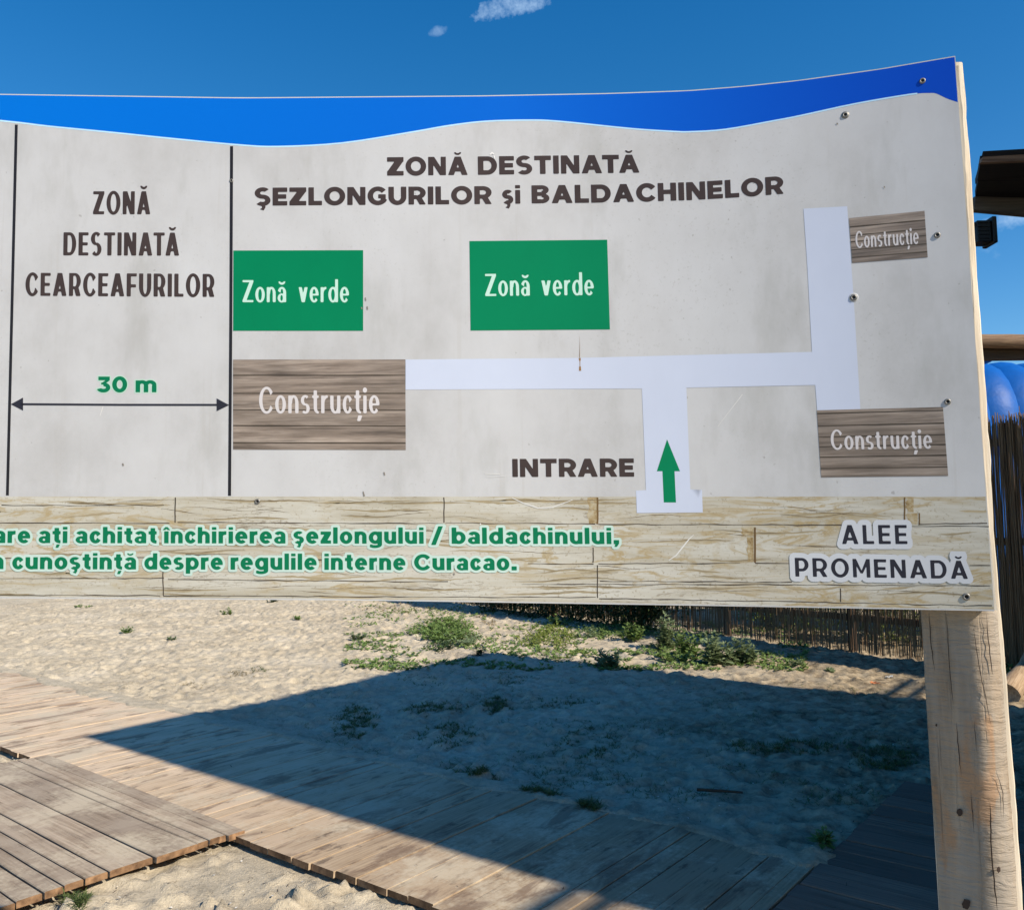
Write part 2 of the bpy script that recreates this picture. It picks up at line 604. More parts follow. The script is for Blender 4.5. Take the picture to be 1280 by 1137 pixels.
for n in (NEAR + 0.12, (NEAR + FAR) / 2, FAR - 0.14):
    me = board_mesh('joist', BR_E0 + 10.3, 0.05, 0.05, (WOOD_DARK, ENDG), 8)
    place_board(me, E_AX, xy(-10.4, n, WALK_Z - 0.034), walk, 'joist')

branch = tag(empty('boardwalk'), 'dark board walk in full shade beside the sign post, planks laid lengthwise', 'boardwalk')
n = NEAR
while n < BR_N1:
    w = random.choice((0.14, 0.15, 0.16, 0.19))
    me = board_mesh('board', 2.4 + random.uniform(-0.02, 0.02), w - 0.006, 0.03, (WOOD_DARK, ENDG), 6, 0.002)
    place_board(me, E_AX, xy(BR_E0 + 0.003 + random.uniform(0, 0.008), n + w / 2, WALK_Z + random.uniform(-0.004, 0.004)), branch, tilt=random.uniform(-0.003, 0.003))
    n += w
for ee in (BR_E0 + 0.2, BR_E0 + 1.2, BR_E0 + 2.2):
    me = board_mesh('joist', BR_N1 - NEAR - 0.05, 0.05, 0.05, (WOOD_DARK, ENDG), 4)
    place_board(me, N_AX, xy(ee, NEAR + 0.02, WALK_Z - 0.036), branch, 'joist')

ramp_ = tag(empty('wooden_platform'), 'low platform of wide grey planks with orange sawn ends beside the board walk', 'platform')
ends = [(306, 1034), (288.8, 1042.5), (278, 1046), (264, 1050), (250, 1055), (200, 1074), (147.5, 1095), (117.5, 1106), (92, 1114), (67.5, 1124), (35, 1136)]
qs = [max(0.0, (on_z(*p, T_TOP) - pl_a).dot(Q_AX)) for p in ends]
print('platform q', [round(q, 3) for q in qs])
while qs[-1] < 2.3:
    qs.append(qs[-1] + random.choice((0.12, 0.16, 0.21)))
for i, (q0, q1) in enumerate(zip(qs, qs[1:])):
    w = q1 - q0
    if w < 0.025:
        continue
    gap = 0.012 if i in (4, 5, 6, 8, 10) else 0.005
    me = board_mesh('board', PL_LEN + random.uniform(-0.012, 0.012), w - gap, 0.030, (WOOD_GREY, ENDG), 8, 0.002, 0.004, 0.003)
    o = pl_a + Q_AX * (q0 + w / 2)
    o.z = T_TOP + random.uniform(-0.003, 0.003) - (0.012 if i < 2 else 0)
    place_board(me, P_AX, o, ramp_)
for t in (0.12, PL_LEN * 0.5, PL_LEN - 0.2):
    me = board_mesh('joist', qs[-1] - 0.12, 0.06, 0.05, (WOOD_DARK, ENDG), 3)
    o = pl_a + P_AX * t + Q_AX * 0.08
    o.z = T_TOP - 0.034
    place_board(me, Q_AX, o, ramp_, 'joist')

NAIL = flat('rusty_nail', (0.06, 0.035, 0.025), 0.7)
nv, nf = [], []


def nail_at(p):
    o_ = len(nv)
    r_ = 0.0042
    for i_ in range(6):
        a_ = math.pi / 3 * i_
        nv.append((p.x + r_ * math.cos(a_), p.y + r_ * math.sin(a_), p.z))
    nf.append(tuple(range(o_, o_ + 6)))


for child_ in list(walk.children):
    if child_.name.startswith('board'):
        L_ = max(v.co.x for v in child_.data.vertices)
        wdt = max(v.co.y for v in child_.data.vertices)
        for fx in (0.12, L_ / 2, L_ - 0.14):
            for sy in (-0.6, 0.6):
                nail_at(child_.matrix_local @ Vector((fx + random.uniform(-.012, .012), sy * wdt + random.uniform(-.008, .008), 0.0012)))
link('nail_heads', mesh('nail_heads', nv, nf), NAIL, walk)['kind'] = 'stuff'
nv, nf = [], []
for child_ in list(ramp_.children):
    if child_.name.startswith('board'):
        wdt = max(v.co.y for v in child_.data.vertices)
        for fx in (0.15, PL_LEN * 0.5 + 0.03, PL_LEN - 0.17):
            for sy in (-0.55, 0.55):
                nail_at(child_.matrix_local @ Vector((fx + random.uniform(-.015, .015), sy * wdt + random.uniform(-.01, .01), 0.0035)))
link('nail_heads', mesh('nail_heads', nv, nf), NAIL, ramp_)['kind'] = 'stuff'

# ------------------------------------------------------------------ information board
Y_PANEL = 1.70
X_BEND, A_BEND = 0.0, 0.245


def panel_y(x):
    t = max(0.0, x - X_BEND)
    return Y_PANEL - A_BEND * t * t


def on_panel(px, py, layer=0):
    d = ray(px, py)
    t = Y_PANEL / d.y
    for _ in range(12):
        t = panel_y(d.x * t) / d.y
    p = EYE + d * t
    sl = -2 * A_BEND * max(0.0, p.x - X_BEND)
    nrm = Vector((sl, -1, 0)).normalized()
    return p + nrm * (0.00012 * layer)


def plin(pts, x):
    if x <= pts[0][0]:
        (x0, y0), (x1, y1) = pts[0], pts[1]
    elif x >= pts[-1][0]:
        (x0, y0), (x1, y1) = pts[-2], pts[-1]
    else:
        for (x0, y0), (x1, y1) in zip(pts, pts[1:]):
            if x <= x1:
                break
    return y0 + (y1 - y0) * (x - x0) / (x1 - x0)


TOP_L = [(-400, 112), (0, 117.5), (300, 122), (600, 119.5), (760, 116.5), (860, 113), (930, 107.5), (1000, 100), (1100, 86), (1194, 70)]
BOT_L = [(-400, 744), (0, 747.5), (440, 750), (860, 756.5), (1060, 760), (1243, 763.5)]
WAVE = [(-400, 120), (-200, 132), (0, 151), (60, 158), (132, 165), (220, 174), (300, 181.5), (348, 183.5), (428, 179), (517, 165), (560, 157.5), (606, 152), (660, 150.5), (699, 152), (788, 161), (840, 164.5), (863, 165), (907, 162), (966, 151.5), (1000, 145), (1069, 130), (1137, 118.4), (1162, 116.5), (1171, 117.5), (1184, 123.5), (1197.6, 128)]


def smooth_line(pts, n=6):
    out = []
    for i in range(len(pts) - 1):
        p0 = pts[max(i - 1, 0)]
        p1, p2 = pts[i], pts[i + 1]
        p3 = pts[min(i + 2, len(pts) - 1)]
        for j in range(n):
            t = j / n
            f = [0.5 * ((2 * p1[c]) + (-p0[c] + p2[c]) * t + (2 * p0[c] - 5 * p1[c] + 4 * p2[c] - p3[c]) * t * t + (-p0[c] + 3 * p1[c] - 3 * p2[c] + p3[c]) * t ** 3) for c in (0, 1)]
            out.append(tuple(f))
    out.append(pts[-1])
    return out


def right_x(y):
    return 1194 + 49 * (y - 70) / 693.0


sign = tag(empty('information_board', (0, 1.7, 0)), 'large curved information board with site plan and lettering on a split log post', 'information board')


def child(name, me, mats, label=None):
    o = link(name, me, mats, sign)
    o.matrix_parent_inverse = Matrix.Translation((0, -1.7, 0))
    if label:
        o['label'] = label
    return o


def print_poly(name, pts, mat, layer, label=None, cell=12.0):
    """flat print on the curved sheet: outline in picture coordinates carried to the sheet surface"""
    out = []
    for (x0, y0), (x1, y1) in zip(pts, pts[1:] + pts[:1]):
        m = max(1, int(math.hypot(x1 - x0, y1 - y0) / cell))
        for i in range(m):
            t = i / m
            out.append((x0 + (x1 - x0) * t, y0 + (y1 - y0) * t))
    xs, ys = [p[0] for p in out], [p[1] for p in out]
    nb = len(out)

    def inside(x, y):
        c = False
        j = nb - 1
        for i in range(nb):
            xi, yi, xj, yj = out[i][0], out[i][1], out[j][0], out[j][1]
            if (yi > y) != (yj > y) and x < (xj - xi) * (y - yi) / (yj - yi) + xi:
                c = not c
            j = i
        return c
    inner = []
    x = min(xs) + cell / 2
    while x < max(xs):
        y = min(ys) + cell / 2
        while y < max(ys):
            if inside(x, y):
                inner.append((x, y))
            y += cell
        x += cell
    allp = [Vector(p) for p in out + inner]
    r = delaunay_2d_cdt(allp, [(i, (i + 1) % nb) for i in range(nb)], [], 1, 1e-4)
    tri = [f for f in r[2] if inside(*(sum((r[0][i] for i in f), Vector((0, 0))) / len(f)))]
    vs = [on_panel(p.x, p.y, layer) for p in r[0]]
    # face towards the viewer
    fs = []
    for f in tri:
        a, b, c = vs[f[0]], vs[f[1]], vs[f[2]]
        nn = (b - a).cross(c - a)
        fs.append(tuple(f) if nn.y < 0 else tuple(reversed(f)))
    me = mesh(name, vs, fs, True)
    return child(name, me, mat, label)


def stroke_poly(name, pts, wid, mat, layer, label=None):
    """thin printed line of given width (picture units) along pts"""
    L, R = [], []
    for i, p in enumerate(pts):
        a, b = pts[max(i - 1, 0)], pts[min(i + 1, len(pts) - 1)]
        dx, dy = b[0] - a[0], b[1] - a[1]
        l = math.hypot(dx, dy)
        w = wid[i] if isinstance(wid, (list, tuple)) else wid
        L.append((p[0] - dy / l * w / 2, p[1] + dx / l * w / 2))
        R.append((p[0] + dy / l * w / 2, p[1] - dx / l * w / 2))
    return L, R


def strokes_mesh(name, lines, mat, layer, label=None):
    vs, fs = [], []
    for pts, wid in lines:
        dens, ws = [], []
        for i in range(len(pts) - 1):
            m = max(1, int(math.hypot(pts[i + 1][0] - pts[i][0], pts[i + 1][1] - pts[i][1]) / 10))
            for j in range(m):
                t = j / m
                dens.append((pts[i][0] + (pts[i + 1][0] - pts[i][0]) * t, pts[i][1] + (pts[i + 1][1] - pts[i][1]) * t))
                ws.append(wid if not isinstance(wid, list) else wid[i] + (wid[i + 1] - wid[i]) * t)
        dens.append(pts[-1])
        ws.append(wid if not isinstance(wid, list) else wid[-1])
        L, R = stroke_poly('', dens, ws, mat, layer)
        o = len(vs)
        for a, b in zip(L, R):
            vs += [on_panel(*a, layer), on_panel(*b, layer)]
        for i in range(len(dens) - 1):
            q = (o + 2 * i, o + 2 * i + 1, o + 2 * i + 3, o + 2 * i + 2)
            a, b, c = vs[q[0]], vs[q[1]], vs[q[2]]
            if (b - a).cross(c - a).y > 0:
                q = q[::-1]
            fs.append(q)
    return child(name, mesh(name, vs, fs), mat, label)


# materials of the print
def print_mat(name, base, rough=0.38, dirt=0.1, spec=0.22):
    kk = NT(name)
    v = kk.coord('Object', (1, 1, 1))
    g = kk.noise(kk.coord('Object', (7, 7, 4)), 1.0, 7, 0.65)
    col = kk.mix(1.0, base, kk.ramp(g, [(0.3, 1 - dirt), (0.62, 1.0)]), 'MULTIPLY')
    kk.b.inputs['Specular IOR Level'].default_value = spec
    return kk.done(col, rough)


k = NT('board_print_greige')
g1 = k.noise(k.coord('Object', (5, 5, 3.5)), 1.0, 8, 0.68)
g2 = k.noise(k.coord('Object', (160, 160, 160)), 1.0, 3, 0.7)
g3 = k.noise(k.coord('Object', (2.2, 2.2, 2.2)), 1.0, 3, 0.6)
g4 = k.noise(k.coord('Object', (70, 70, 70)), 1.0, 2, 0.5)
col = k.ramp(g1, [(0.3, (0.40, 0.395, 0.39)), (0.5, (0.47, 0.468, 0.468)), (0.7, (0.51, 0.51, 0.512))])
spk = k.math('MULTIPLY', k.ramp(g2, [(0.60, 0.0), (0.68, 1.0)]), k.ramp(g3, [(0.46, 0.0), (0.62, 1.0)]))
col = k.mix(k.math('MULTIPLY', spk, 0.55), col, (0.33, 0.32, 0.30))
col = k.mix(k.math('MULTIPLY', k.ramp(g4, [(0.735, 0.0), (0.77, 1.0)]), 0.5), col, (0.22, 0.20, 0.18))
sm = k.noise(k.coord('Object', (9, 9, 3)), 1.0, 5, 0.6)
col = k.mix(k.math('MULTIPLY', k.ramp(sm, [(0.56, 0.0), (0.72, 1.0)]), 0.5), col, (0.33, 0.325, 0.305))
drp = k.noise(k.coord('Object', (55, 55, 1.3)), 1.0, 4, 0.6)
col = k.mix(k.math('MULTIPLY', k.math('MULTIPLY', k.ramp(drp, [(0.60, 0.0), (0.68, 1.0)]), k.ramp(g3, [(0.40, 1.0), (0.58, 0.0)])), 0.14), col, (0.32, 0.28, 0.22))
k.b.inputs['Specular IOR Level'].default_value = 0.5
GREIGE = k.done(col, k.ramp(g1, [(0.3, 0.5), (0.7, 0.34)]), k.bump(k.noise(k.coord('Object', (3, 3, 3)), 1.0, 2), 0.10, 0.02))

BLUE = print_mat('print_blue', (0.0, 0.105, 0.50), 0.34, 0.06, 0.25)
PALEBLUE = print_mat('print_pale_blue_line', (0.45, 0.68, 0.86), 0.4)
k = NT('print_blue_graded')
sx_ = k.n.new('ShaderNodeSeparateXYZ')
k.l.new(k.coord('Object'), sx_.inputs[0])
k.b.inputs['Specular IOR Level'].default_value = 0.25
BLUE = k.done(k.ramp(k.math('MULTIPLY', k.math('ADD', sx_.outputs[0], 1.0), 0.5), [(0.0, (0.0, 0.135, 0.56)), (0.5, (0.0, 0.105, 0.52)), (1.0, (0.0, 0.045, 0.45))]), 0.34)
GREEN = print_mat('print_green', (0.0, 0.185, 0.075), 0.38, 0.08, 0.15)
GREENT = print_mat('print_green_letters', (0.002, 0.15, 0.065), 0.38, 0.08, 0.15)
WHITE = print_mat('print_white', (0.50, 0.545, 0.66), 0.36, 0.04, 0.3)
HALO = print_mat('print_white_outline', (0.46, 0.60, 0.54), 0.4, 0.1)
HALOG = print_mat('print_white_backing', (0.52, 0.54, 0.57), 0.4, 0.05)
HALOM = print_mat('print_mint_outline', (0.40, 0.58, 0.48), 0.4, 0.05)
MINT = print_mat('print_mint_letters', (0.46, 0.66, 0.57), 0.4, 0.05)
BROWN = print_mat('print_dark_brown', (0.052, 0.036, 0.032), 0.4, 0.25)
INK = print_mat('print_black', (0.016, 0.015, 0.018), 0.4, 0.1)
INKB = print_mat('print_blue_black', (0.022, 0.022, 0.032), 0.4, 0.1)
OFFW = print_mat('print_off_white', (0.56, 0.53, 0.53), 0.4, 0.05)

k = NT('print_stone')
b1 = k.noise(k.coord('Object', (2.4, 2.4, 22)), 1.0, 8, 0.66, 0.6)
b2 = k.noise(k.coord('Object', (3.2, 3.2, 17)), 1.3, 7, 0.6, 1.2)
b3 = k.noise(k.coord('Object', (5, 5, 46)), 1.0, 6, 0.6, 0.7)
b4 = k.noise(k.coord('Object', (170, 170, 170)), 1.0, 2, 0.6)
b5 = k.noise(k.coord('Object', (3, 3, 6)), 1.0, 3, 0.6)
col = k.ramp(b1, [(0.30, (0.31, 0.275, 0.20)), (0.43, (0.41, 0.38, 0.305)), (0.56, (0.475, 0.455, 0.39)), (0.75, (0.51, 0.505, 0.455))])
ridge = k.math('ABSOLUTE', k.math('SUBTRACT', b2, 0.5))
col = k.mix(k.math('MULTIPLY', k.ramp(ridge, [(0.0, 1.0), (0.05, 0.0)]), k.ramp(b5, [(0.42, 0.0), (0.56, 0.85)])), col, (0.33, 0.24, 0.10))
ridge2 = k.math('ABSOLUTE', k.math('SUBTRACT', b3, 0.52))
col = k.mix(k.math('MULTIPLY', k.ramp(ridge2, [(0.0, 1.0), (0.015, 0.0)]), k.ramp(b5, [(0.40, 0.75), (0.56, 0.0)])), col, (0.17, 0.13, 0.08))
col = k.mix(k.ramp(b4, [(0.30, 0.6), (0.40, 0.0)]), col, (0.25, 0.20, 0.12))
k.b.inputs['Specular IOR Level'].default_value = 0.45
STONE = k.done(col, 0.38)

k = NT('print_planks')
w1 = k.noise(k.coord('Object', (5, 5, 95)), 1.0, 8, 0.66, 0.4)
w2 = k.noise(k.coord('Object', (9, 9, 230)), 1.0, 5, 0.6, 0.3)
w3 = k.noise(k.coord('Object', (6, 6, 20)), 1.0, 3, 0.6)
col = k.ramp(w1, [(0.28, (0.085, 0.062, 0.045)), (0.48, (0.205, 0.16, 0.125)), (0.66, (0.33, 0.27, 0.22)), (0.8, (0.46, 0.39, 0.33))])
col = k.mix(1.0, col, k.ramp(w2, [(0.3, 0.6), (0.45, 1.0)]), 'MULTIPLY')
col = k.mix(1.0, col, k.ramp(w3, [(0.3, 0.72), (0.65, 1.12)]), 'MULTIPLY')
k.b.inputs['Specular IOR Level'].default_value = 0.45
PLANKP = k.done(col, 0.4)
SEAM = print_mat('print_seam', (0.075, 0.058, 0.042), 0.5, 0.6)
SEAMB = print_mat('print_brown_seam', (0.15, 0.09, 0.035), 0.5, 0.3)
k = NT('print_ochre')
oc = k.noise(k.coord('Object', (60, 60, 60)), 1.0, 6, 0.75)
OCHRE = k.done(k.ramp(oc, [(0.36, (0.20, 0.13, 0.05)), (0.5, (0.33, 0.25, 0.13)), (0.62, (0.42, 0.37, 0.26))]), 0.45)
EDGEW = flat('sheet_edge', (0.50, 0.50, 0.49), 0.5)

# the sheet itself, 3 mm thick, extended left beyond the frame
cols = list(range(-360, 560, 40)) + list(range(560, 1193, 9)) + [1194]
rows = 24
vs, fs = [], []
for c in cols:
    s = (c + 400) / 1594.0
    cb = -400 + s * 1643.0
    t, b = plin(TOP_L, c), plin(BOT_L, cb)
    for r in range(rows + 1):
        f = r / rows
        vs.append(on_panel(c + (cb - c) * f, t + (b - t) * f, 0))
nr = rows + 1
nc = len(cols)
nfront = len(vs)
back = []
for i in range(nc):
    for r in range(nr):
        p = vs[i * nr + r]
        sl = -2 * A_BEND * max(0.0, p.x - X_BEND)
        back.append(p - Vector((sl, -1, 0)).normalized() * 0.004)
vs += back
for i in range(nc - 1):
    for r in range(rows):
        a = i * nr + r
        fs.append((a, a + 1, a + nr + 1, a + nr))
        fs.append((a + nfront, a + nfront + nr, a + nfront + nr + 1, a + nfront + 1))
for i in range(nc - 1):
    a, b = i * nr, (i + 1) * nr
    fs.append((a, b, b + nfront, a + nfront))
    a, b = i * nr + rows, (i + 1) * nr + rows
    fs.append((b, a, a + nfront, b + nfront))
for r in range(rows):
    a = (nc - 1) * nr + r
    fs.append((a, a + 1, a + 1 + nfront, a + nfront))
    a = r
    fs.append((a + 1, a, a + nfront, a + 1 + nfront))
me = mesh('panel_sheet', vs, fs)
bm = bmesh.new()
bm.from_mesh(me)
bmesh.ops.recalc_face_normals(bm, faces=bm.faces)
bm.to_mesh(me)
bm.free()
child('panel_sheet', me, EDGEW, 'thin white backing sheet whose bare edge shows below the print')

wave_s = smooth_line(WAVE, 4)
xl = [x for x in range(-380, 1190, 24)]
stone_top = 620.5
print_poly('printed_background', [(-380, stone_top), (-380, 100 + 22)] + [p for p in wave_s if p[0] > -380] + [(right_x(stone_top) - 1, stone_top)], GREIGE, 1, 'pale greige printed ground with smudges')
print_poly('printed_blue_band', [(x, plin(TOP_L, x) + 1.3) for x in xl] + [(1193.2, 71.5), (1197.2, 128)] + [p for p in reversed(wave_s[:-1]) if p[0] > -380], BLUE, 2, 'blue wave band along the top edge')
strokes_mesh('printed_wave_line', [([p for p in wave_s if -380 < p[0] < 1150], [1.9] * len([p for p in wave_s if -380 < p[0] < 1150]))], PALEBLUE, 3)
print_poly('printed_stone_band', [(-380, stone_top), (right_x(stone_top) - 1, stone_top), (1242.4, 761.3)] + [(x, plin(BOT_L, x) - 1.8) for x in reversed(range(-380, 1220, 40))], STONE, 1, 'printed cream stone courses along the bottom')

# seams of the printed stone courses
sl_ = []


def wob(x0, x1, y0, y1, amp=0.8, seed=0):
    r = random.Random(seed)
    m = max(2, int(abs(x1 - x0) / 16))
    pts, ws = [], []
    for i in range(m + 1):
        t = i / m
        pts.append((x0 + (x1 - x0) * t, y0 + (y1 - y0) * t + r.uniform(-amp, amp)))
        ws.append(r.uniform(0.35, 1.5))
    return pts, ws


def wobv(x, y0, y1, seed=0, w=1.4):
    r = random.Random(seed)
    m = 5
    return [(x + r.uniform(-0.4, 0.4), y0 + (y1 - y0) * i / m) for i in range(m + 1)], w


for i, (x0, x1, y0, y1) in enumerate(((-380, 1, 640, 640), (2, 205, 631.5, 631.5), (-380, 212, 653.5, 653.5), (222, 554, 653, 654), (557, 744, 653.5, 654.5), (748, 1129, 655, 656.5), (1148, 1234, 655, 654),
                                       (1131, 1236, 657.5, 658), (944, 990, 704, 704.5), (1212, 1238, 706.5, 707), (660, 742, 704, 705), (748, 925, 704.5, 703.5), (-380, 200, 697, 697), (232, 300, 693, 693), (-380, 205, 723, 722.5),
                                       (652, 1238, 729.5, 731.5), (210, 560, 724, 727), (750, 990, 726, 727.5),
                                       (-380, 200, 743.6, 744), (204, 745, 744.5, 746.5), (749, 1000, 747.5, 752), (1000, 1240, 752, 757))):
    sl_.append(wob(x0, x1, y0, y1, 0.6, i))
for i, (x, y0, y1) in enumerate(((219, 621.5, 653), (555, 621.5, 653), (204, 700, 744), (741.5, 684, 703), (747, 706, 747), (1050.5, 735, 752))):
    sl_.append(wobv(x, y0, y1, i))
strokes_mesh('printed_seams', sl_, SEAM, 3)
for sv in (wobv(747, 621.5, 655, 3, 2.2), wobv(1131, 621.5, 655, 4, 1.8), wobv(943.5, 659, 703, 5, 2.4), wobv(1149, 641, 655, 5, 1.6)):
    strokes_mesh('printed_brown_seam', [sv], SEAMB, 3)
random.seed(12)
courses = [(621.5, 631), (633, 652.5), (656, 670), (670, 684), (684, 703), (706, 727), (731, 744)]
dark_v, ochre_v = [], []
for (ya, yb) in courses:
    for _ in range(26):
        x = random.uniform(-300, 1200)
        L_ = random.uniform(35, 150)
        y = random.uniform(ya + 2, yb - 2)
        ph, am, fr = random.uniform(0, 6), random.uniform(0.6, (yb - ya) * 0.16), random.uniform(0.03, 0.07)
        m_ = int(L_ / 6)
        drift = random.uniform(-3, 3)
        pts = []
        for i_ in range(m_ + 1):
            t_ = i_ / m_
            yy_ = y + am * math.sin(ph + fr * L_ * t_) + drift * t_ + random.uniform(-.35, .35)
            pts.append((x + L_ * t_, min(max(yy_, ya + .8), yb - .8)))
        if pts[-1][0] > 1225:
            continue
        env = [math.sin(math.pi * min(max(i_ / m_, 0.02), 0.98)) for i_ in range(m_ + 1)]
        if random.random() < 0.6:
            ochre_v.append(([(a, b + 0.8) for a, b in pts], [max(0.3, e_ * random.uniform(1.6, 3.6)) for e_ in env]))
        if random.random() < 0.62:
            dark_v.append((pts, [max(0.15, e_ * random.uniform(0.2, 0.9)) for e_ in env]))
VEIN = print_mat('print_vein', (0.355, 0.295, 0.185), 0.5, 0.35)
VEIND = print_mat('print_crack', (0.14, 0.10, 0.055), 0.5, 0.4)
strokes_mesh('printed_ochre_veins', ochre_v, VEIN, 1.6)['kind'] = 'stuff'
strokes_mesh('printed_cracks', dark_v, VEIND, 2.2)['kind'] = 'stuff'


def fuzzy_quad(x0, x1, y0, y1):
    a = [(x0 + random.uniform(-2, 2), y0 + (y1 - y0) * i / 6) for i in range(7)]
    b = [(x1, y0 + (y1 - y0) * i / 6) for i in range(6, -1, -1)]
    return a + b


for q in ((735, 746, 621.5, 654), (1133, 1142, 621.5, 640), (1133, 1147, 641, 655), (927, 942, 659, 670), (934, 942, 671, 702)):
    print_poly('printed_shading', fuzzy_quad(*q), OCHRE, 2)

# site plan
print_poly('printed_path', [(507, 449.4), (725, 447.3), (860, 443.8), (1015, 439.8), (1009, 330), (1004.3, 261), (1059, 258), (1067, 372), (1075.5, 511.2), (1021.5, 513), (1019, 481.2), (858, 484.5), (860.5, 550), (863, 611.5), (877.5, 612.2), (878.5, 640.3), (796, 641), (795, 613), (807.5, 612.4), (805, 550), (802.3, 485.6), (507, 487)], WHITE, 4, 'white path drawn on the plan')
print_poly('printed_green_box', [(291.8, 313.3), (454, 312.8), (454, 413.5), (291.5, 413.5)], GREEN, 4, 'green box left of centre on the plan')
print_poly('printed_green_box', [(586.8, 301.5), (759, 299.8), (762.4, 411.8), (588.2, 413.2)], GREEN, 4, 'green box right of centre on the plan')


def lerp2(a, b, t):
    return (a[0] + (b[0] - a[0]) * t, a[1] + (b[1] - a[1]) * t)


for q, seams, lab in ((((291.5, 449.5), (506.7, 449.3), (507.2, 562.3), (291.5, 561.8)), (0.175, 0.375, 0.56, 0.735, 0.925), 'large printed plank box on the left of the plan'),
                      (((1061.3, 272.9), (1155.6, 263.7), (1159.6, 321.8), (1065.2, 328.9)), (0.2, 0.39, 0.53, 0.71, 0.88), 'small printed plank box at the upper right of the plan'),
                      (((1021, 512.7), (1178.6, 508.6), (1185.2, 594.6), (1026.5, 596.4)), (0.05, 0.235, 0.40, 0.545, 0.70, 0.87), 'printed plank box at the lower right of the plan')):
    print_poly('printed_plank_box', list(q), PLANKP, 5, lab)
    strokes_mesh('printed_plank_seams', [([lerp2(lerp2(q[0], q[3], s), lerp2(q[1], q[2], s), t / 6) for t in range(7)], [random.uniform(1.0, 1.9) for _ in range(7)]) for s in seams], SEAM, 6)
print_poly('printed_arrow', [(833.8, 549), (850, 588.8), (843.2, 588.8), (845, 627.8), (829.7, 627.8), (828, 588.8), (821, 588.8)], GREEN, 5, 'green arrow pointing up the path')
strokes_mesh('printed_divider', [([(20.6, 156), (15, 390), (9.4, 619)], 3.6)], INK, 4)
strokes_mesh('printed_divider', [([(289.6, 183), (288.6, 400), (287, 619.5)], 3.8)], INK, 4)
strokes_mesh('printed_dimension_line', [([(25, 505.1), (150, 505.9), (275, 506)], 2.6)], INKB, 4)
print_poly('printed_arrow_head', [(13.6, 505.2), (29, 496.8), (29, 513.2)], INKB, 4)
print_poly('printed_arrow_head', [(286.6, 506.2), (270.8, 497.8), (270.8, 514)], INKB, 4)


# ------------------------------------------------------------------ lettering (own stroke glyphs, united through a distance field)
def sd_poly(P, X, Y):
    d = np.full(X.shape, 1e9)
    s = np.ones(X.shape)
    n = len(P)
    j = n - 1
    for i in range(n):
        ex, ey = P[j][0] - P[i][0], P[j][1] - P[i][1]
        wx, wy = X - P[i][0], Y - P[i][1]
        t = np.clip((wx * ex + wy * ey) / (ex * ex + ey * ey + 1e-12), 0, 1)
        bx, by = wx - ex * t, wy - ey * t
        d = np.minimum(d, bx * bx + by * by)
        c1, c2, c3 = Y >= P[i][1], Y < P[j][1], ex * wy > ey * wx
        flip = (c1 & c2 & c3) | (~c1 & ~c2 & ~c3)
        s = np.where(flip, -s, s)
        j = i
    return s * np.sqrt(d)


def sd_ell(cx, cy, rx, ry, X, Y):
    px_, py_ = X - cx, Y - cy
    k0 = np.sqrt((px_ / rx) ** 2 + (py_ / ry) ** 2) + 1e-9
    k1 = np.sqrt((px_ / rx ** 2) ** 2 + (py_ / ry ** 2) ** 2) + 1e-9
    return k0 * (k0 - 1) / k1


def Rr(x0, y0, x1, y1):
    return ('P', [(x0, y0), (x1, y0), (x1, y1), (x0, y1)])


def Pr(x0, y0, x1, y1, h):
    return ('P', [(x0, y0), (x0 + h, y0), (x1 + h, y1), (x1, y1)])


def Ring(cx, cy, rx, ry, tx, ty, *clips):
    return ('R', cx, cy, rx, ry, tx, ty, clips)


BIG = 5


